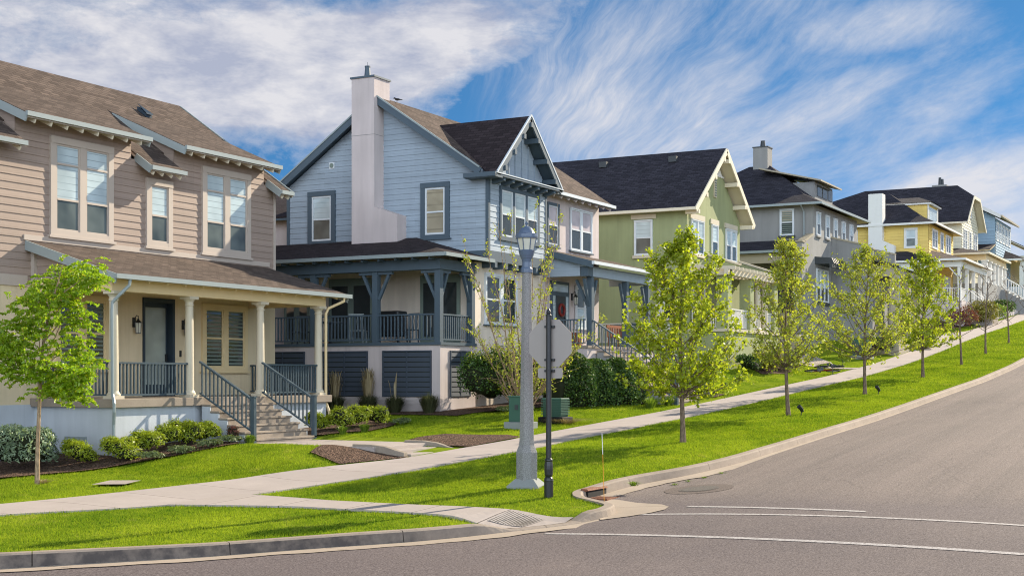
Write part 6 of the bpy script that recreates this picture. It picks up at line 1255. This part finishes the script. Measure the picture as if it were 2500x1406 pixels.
util(33.55, 17.75, 'dark green utility box on a grey pad left of the lamp post', .5, .5, .68); util(35.5, 17.65, 'ribbed green utility cabinet behind the stop sign pole', .5, .58, .5, True); util(70.9, 17.6, 'far green utility box behind the broad open-crowned maple', .8, .8, .85)
mb = MB(); z = gz(34.5, 18.2); mb.box(34.4, 34.65, 18.0, 18.25, z - .05, z + .62); mb.box(34.38, 34.67, 17.98, 18.27, z + .62, z + .65); tag(mb.build('utility_pedestal', M['cream_trim'], loc=(34.5, 18.15, z), bevel=.01), 'narrow beige utility pedestal between the two green boxes', 'utility pedestal')
def uplight(x, y, lab):
    z = gz(x, y) - .03; o = thing('ground_spotlight', (x, y, z), lab, 'garden light', 'ground spotlights at the tree bases'); mb = MB(); mb.tube([(x, y, z - .05), (x, y, z + .16)], .014, 6); mb.build('spike', M['black'], o); mb = MB(); mb.tube([(x + .05, y - .02, z + .12), (x - .01, y, z + .2), (x - .09, y + .05, z + .28)], [.05, .06, .07], 10); mb.build('lamp_head', M['black'], o)
uplight(40.4, 11.85, 'black ground spotlight beside the thin-leaved maple'); uplight(49.7, 11.75, 'black ground spotlight beside the broad open-crowned maple')
mb = MB(); rows = []
for i in range(15): xx = 104.5 + i; yy = 16.75 + .15 * math.sin(i * .35); z = gz(xx, yy); t_ = max(0, 1 - max(0, i - 10) / 4.0); rows.append([(xx, yy, z - .2), (xx, yy, z + .12 + .55 * t_), (xx, yy + .3, z + .12 + .55 * t_), (xx, yy + .3, z - .2)])
mb.grid(rows); mb.poly(rows[0]); mb.poly(rows[-1]); tag(mb.build('retaining_wall', M['pink_stucco'], loc=(110, 16.8, gz(110, 16.8))), 'low curved pale retaining wall between lawn and far sidewalk', 'retaining wall')

def bicycle(x, y, rz, flip, label, col):
    z = gz(x, y); o = thing('bicycle', (x, y, z + .07), label, 'bicycle', 'bicycles lying on the lawn'); LOC[o] = (0, 0, 0); r = .30
    def wheel(cx):
        mb = MB(); n = 28; mb.tube([(cx + r * math.cos(6.2832 * k / n), 0, r + r * math.sin(6.2832 * k / n)) for k in range(n + 1)], .026, 8, False); w = mb.build('wheel', M['rubber'], o); s = MB()
        for k in range(14): a = 6.2832 * k / 14; s.tube([(cx, .02 * (-1) ** k, r), (cx + .28 * math.cos(a), 0, r + .28 * math.sin(a))], .003, 4)
        s.tube([(cx, -.05, r), (cx, .05, r)], .02, 8); s.build('spokes', M['gutter'], w)
    wheel(0); wheel(.98); mb = MB(); bb = (.42, 0, .28); st = (.30, 0, .72); hd = (.80, 0, .74); hl = (.84, 0, .62)
    for p in ((bb, st), (bb, hl), (st, hd), (hd, hl)): mb.tube(p, .022, 8)
    for s_ in (-1, 1): mb.tube([(0, .05 * s_, .3), (.42, .03 * s_, .28)], .012, 6); mb.tube([(0, .05 * s_, .3), (.31, .02 * s_, .68)], .012, 6); mb.tube([(.98, .05 * s_, .3), (.87, .05 * s_, .56), (.845, .02 * s_, .62)], .014, 6)
    mb.build('frame', M[col], o); mb = MB(); mb.tube([st, (.28, 0, .80)], .014, 6); mb.prism([(.12, -.07, .80), (.2, -.08, .81), (.42, -.015, .82), (.42, .015, .82), (.2, .08, .81), (.12, .07, .80)], (0, 0, .05)); mb.build('saddle', M['black'], o)
    mb = MB(); mb.tube([hd, (.78, 0, .86)], .014, 6); mb.tube([(.70, -.30, .90), (.80, -.22, .90), (.80, 0, .88), (.80, .22, .90), (.70, .30, .90)], .013, 6); mb.build('handlebar', M['black'], o)
    mb = MB(); mb.lathe(.42, 0, [(.01, .2), (.01, .36)], 6); mb.tube([(.42, -.07, .28), (.42, .07, .28)], .015, 6); mb.bar((.42, .07, .28), (.52, .07, .16), .02, .02); mb.bar((.42, -.07, .28), (.32, -.07, .40), .02, .02); mb.box(.47, .57, .07, .16, .14, .17); mb.build('pedals', M['black'], o)
    o.rotation_euler = (R(84 * flip), 0, rz); o.location = (x, y, z + .06)
bicycle(61.2, 17.55, R(-60), 1, 'bicycle with a dark red frame lying flat on the lawn, the nearer one', 'redpaint'); bicycle(63.8, 17.95, R(-35), 1, 'dark bicycle lying tilted on the lawn beyond the red one', 'charcoal')

def bird(x, y, z, rz, label):
    o = thing('bird', (x, y, z), label, 'bird', None); LOC[o] = (0, 0, 0); mb = MB(); mb.tube([(-.34, 0, .10), (-.2, 0, .12), (-.12, 0, .135), (-.02, 0, .14), (.06, 0, .16), (.1, 0, .2), (.14, 0, .225), (.17, 0, .22), (.2, 0, .212), (.235, 0, .205)], [.02, .03, .055, .07, .06, .045, .042, .034, .015, .003], 10)
    mb.tube([(-.01, .025, .1), (-.005, .03, 0)], .006, 5); mb.tube([(-.01, -.025, .1), (-.005, -.03, 0)], .006, 5); mb.build('body', M['black'], o, smooth=True); o.rotation_euler = (0, 0, rz); o.scale = (.62, .62, .62)
bird(39.35, 25.6, 9.36, R(100), 'black bird perched on the roof ridge right of the tall chimney'); bird(50.6, 17.9, gz(50.6, 17.9), R(-80), 'black bird walking on the lawn of the green house')

# ------------------------------------------------------------------ porch furniture of the blue-grey house
def chair(x, y, z, rz, label, mt='charcoal'):
    o = thing('patio_chair', (x, y, z), label, 'chair', 'patio chairs on the side porch'); LOC[o] = (0, 0, 0); mb = MB(); mb.box(-.25, .25, -.25, .25, .40, .44); mb.build('seat', M[mt], o)
    for sx in (-1, 1):
        for sy in (-1, 1): mb = MB(); mb.box(sx * .22 - .018, sx * .22 + .018, sy * .22 - .018, sy * .22 + .018, 0, .40); mb.build('leg', M[mt], o)
    mb = MB(); mb.box(-.25, -.22, -.25, .25, .92, .96)
    for k in range(6): yy = -.23 + k * .092; mb.tube([(-.235, yy, .44), (-.25 , yy + .02 * (-1) ** k, .7), (-.24, yy, .94)], .012, 5)
    mb.build('backrest', M[mt], o); o.rotation_euler = (0, 0, rz)
chair(36.75, 25.4, 1.07, R(20), 'pale wire-backed patio chair behind the middle of the side porch railing', 'gutter'); chair(36.8, 23.5, 1.07, R(160), 'dark patio chair behind the railing right of the middle post'); chair(36.9, 27.8, 1.07, R(60), 'dark patio chair at the far left of the side porch')
o = thing('patio_table', (36.9, 26.6, 1.07), 'round dark patio table between chairs on the side porch', 'table'); mb = MB(); mb.lathe(36.9, 26.6, [(.48, 1.76), (.48, 1.80)], 20); mb.build('table_top', M['charcoal'], o); mb = MB(); mb.lathe(36.9, 26.6, [(.25, 1.07), (.05, 1.12), (.04, 1.76)], 12); mb.build('pedestal', M['charcoal'], o)
o = thing('grill', (37.2, 24.5, 1.07), 'black barbecue grill against the porch wall behind the middle post', 'grill'); mb = MB(); mb.box(36.95, 37.5, 24.0, 24.9, 1.3, 1.95); mb.build('body', M['black'], o, bevel=.03); mb = MB(); mb.box(36.93, 37.5, 23.98, 24.92, 1.96, 2.12); mb.build('lid', M['black'], o, bevel=.05)
for yy in (24.05, 24.85): mb = MB(); mb.box(37.0, 37.05, yy - .02, yy + .02, 1.07, 1.3); mb.build('leg', M['black'], o)
mb = MB(); mb.tube([(36.02, 21.9 + i * .383, 1.95 + .05 * math.cos(i * 1.05)) for i in range(13)], .009, 5)
for i in range(1, 12, 2): mb.ell((36.0, 21.9 + i * .383, 1.90), .025, .025, .035, 6, 5)
tag(mb.build('string_lights', M['black'], loc=(36, 24, 1.9)), 'string of small dark bulbs along the side porch railing', 'string lights')
o = thing('bench', (47.6, 20.9, 1.09), 'red-brown wooden bench on the front porch of the blue-grey house', 'bench'); mb = MB(); mb.box(47.0, 48.4, 20.75, 21.2, 1.47, 1.52); mb.build('seat', M['wood'], o); mb = MB(); mb.box(47.0, 48.4, 21.2, 21.24, 1.85, 1.95)
for k in range(9): mb.box(47.03 + k * .16, 47.08 + k * .16, 21.2, 21.23, 1.52, 1.85)
mb.build('backrest', M['wood'], o)
for x in (47.05, 48.35):
    for y in (20.8, 21.15): mb = MB(); mb.box(x - .03, x + .03, y - .03, y + .03, 1.09, 1.47); mb.build('leg', M['wood'], o)
o = thing('planter', (43.7, 20.75, 1.09), 'wooden planter box behind the front porch railing', 'planter'); mb = MB(); mb.box(43.3, 43.42, 20.6, 21.4, 1.1, 1.55); mb.box(43.42, 43.5, 20.6, 21.4, 1.1, 1.55); mb.build('box', M['wood'], o)
o = thing('wreath', (44.25, 21.7, 2.35), 'dark red dried wreath on the front door', 'wreath'); mb = MB(); mb.tube([(44.25 + .2 * math.cos(6.2832 * k / 18), 21.74, 2.4 + .2 * math.sin(6.2832 * k / 18)) for k in range(19)], .05, 6, False); mb.build('ring', M['redpaint'], o)
o = thing('flag', (48.6, 20.2, 2.6), 'pale banner flag hanging from a slanted pole at the porch end', 'flag'); mb = MB(); mb.tube([(48.6, 20.15, 2.55), (48.9, 19.2, 3.55)], .014, 6); mb.build('pole', M['gutter'], o); mb = MB()
mb.grid([[(48.66 + .25 * f + .05 * math.sin(g * 5), 19.95 - .72 * f, 2.78 + .75 * f - g * .62 + .03 * math.sin(f * 9)) for f in np.linspace(0, 1, 9)] for g in np.linspace(0, 1, 7)]); mb.build('cloth', M['cloth'], o)
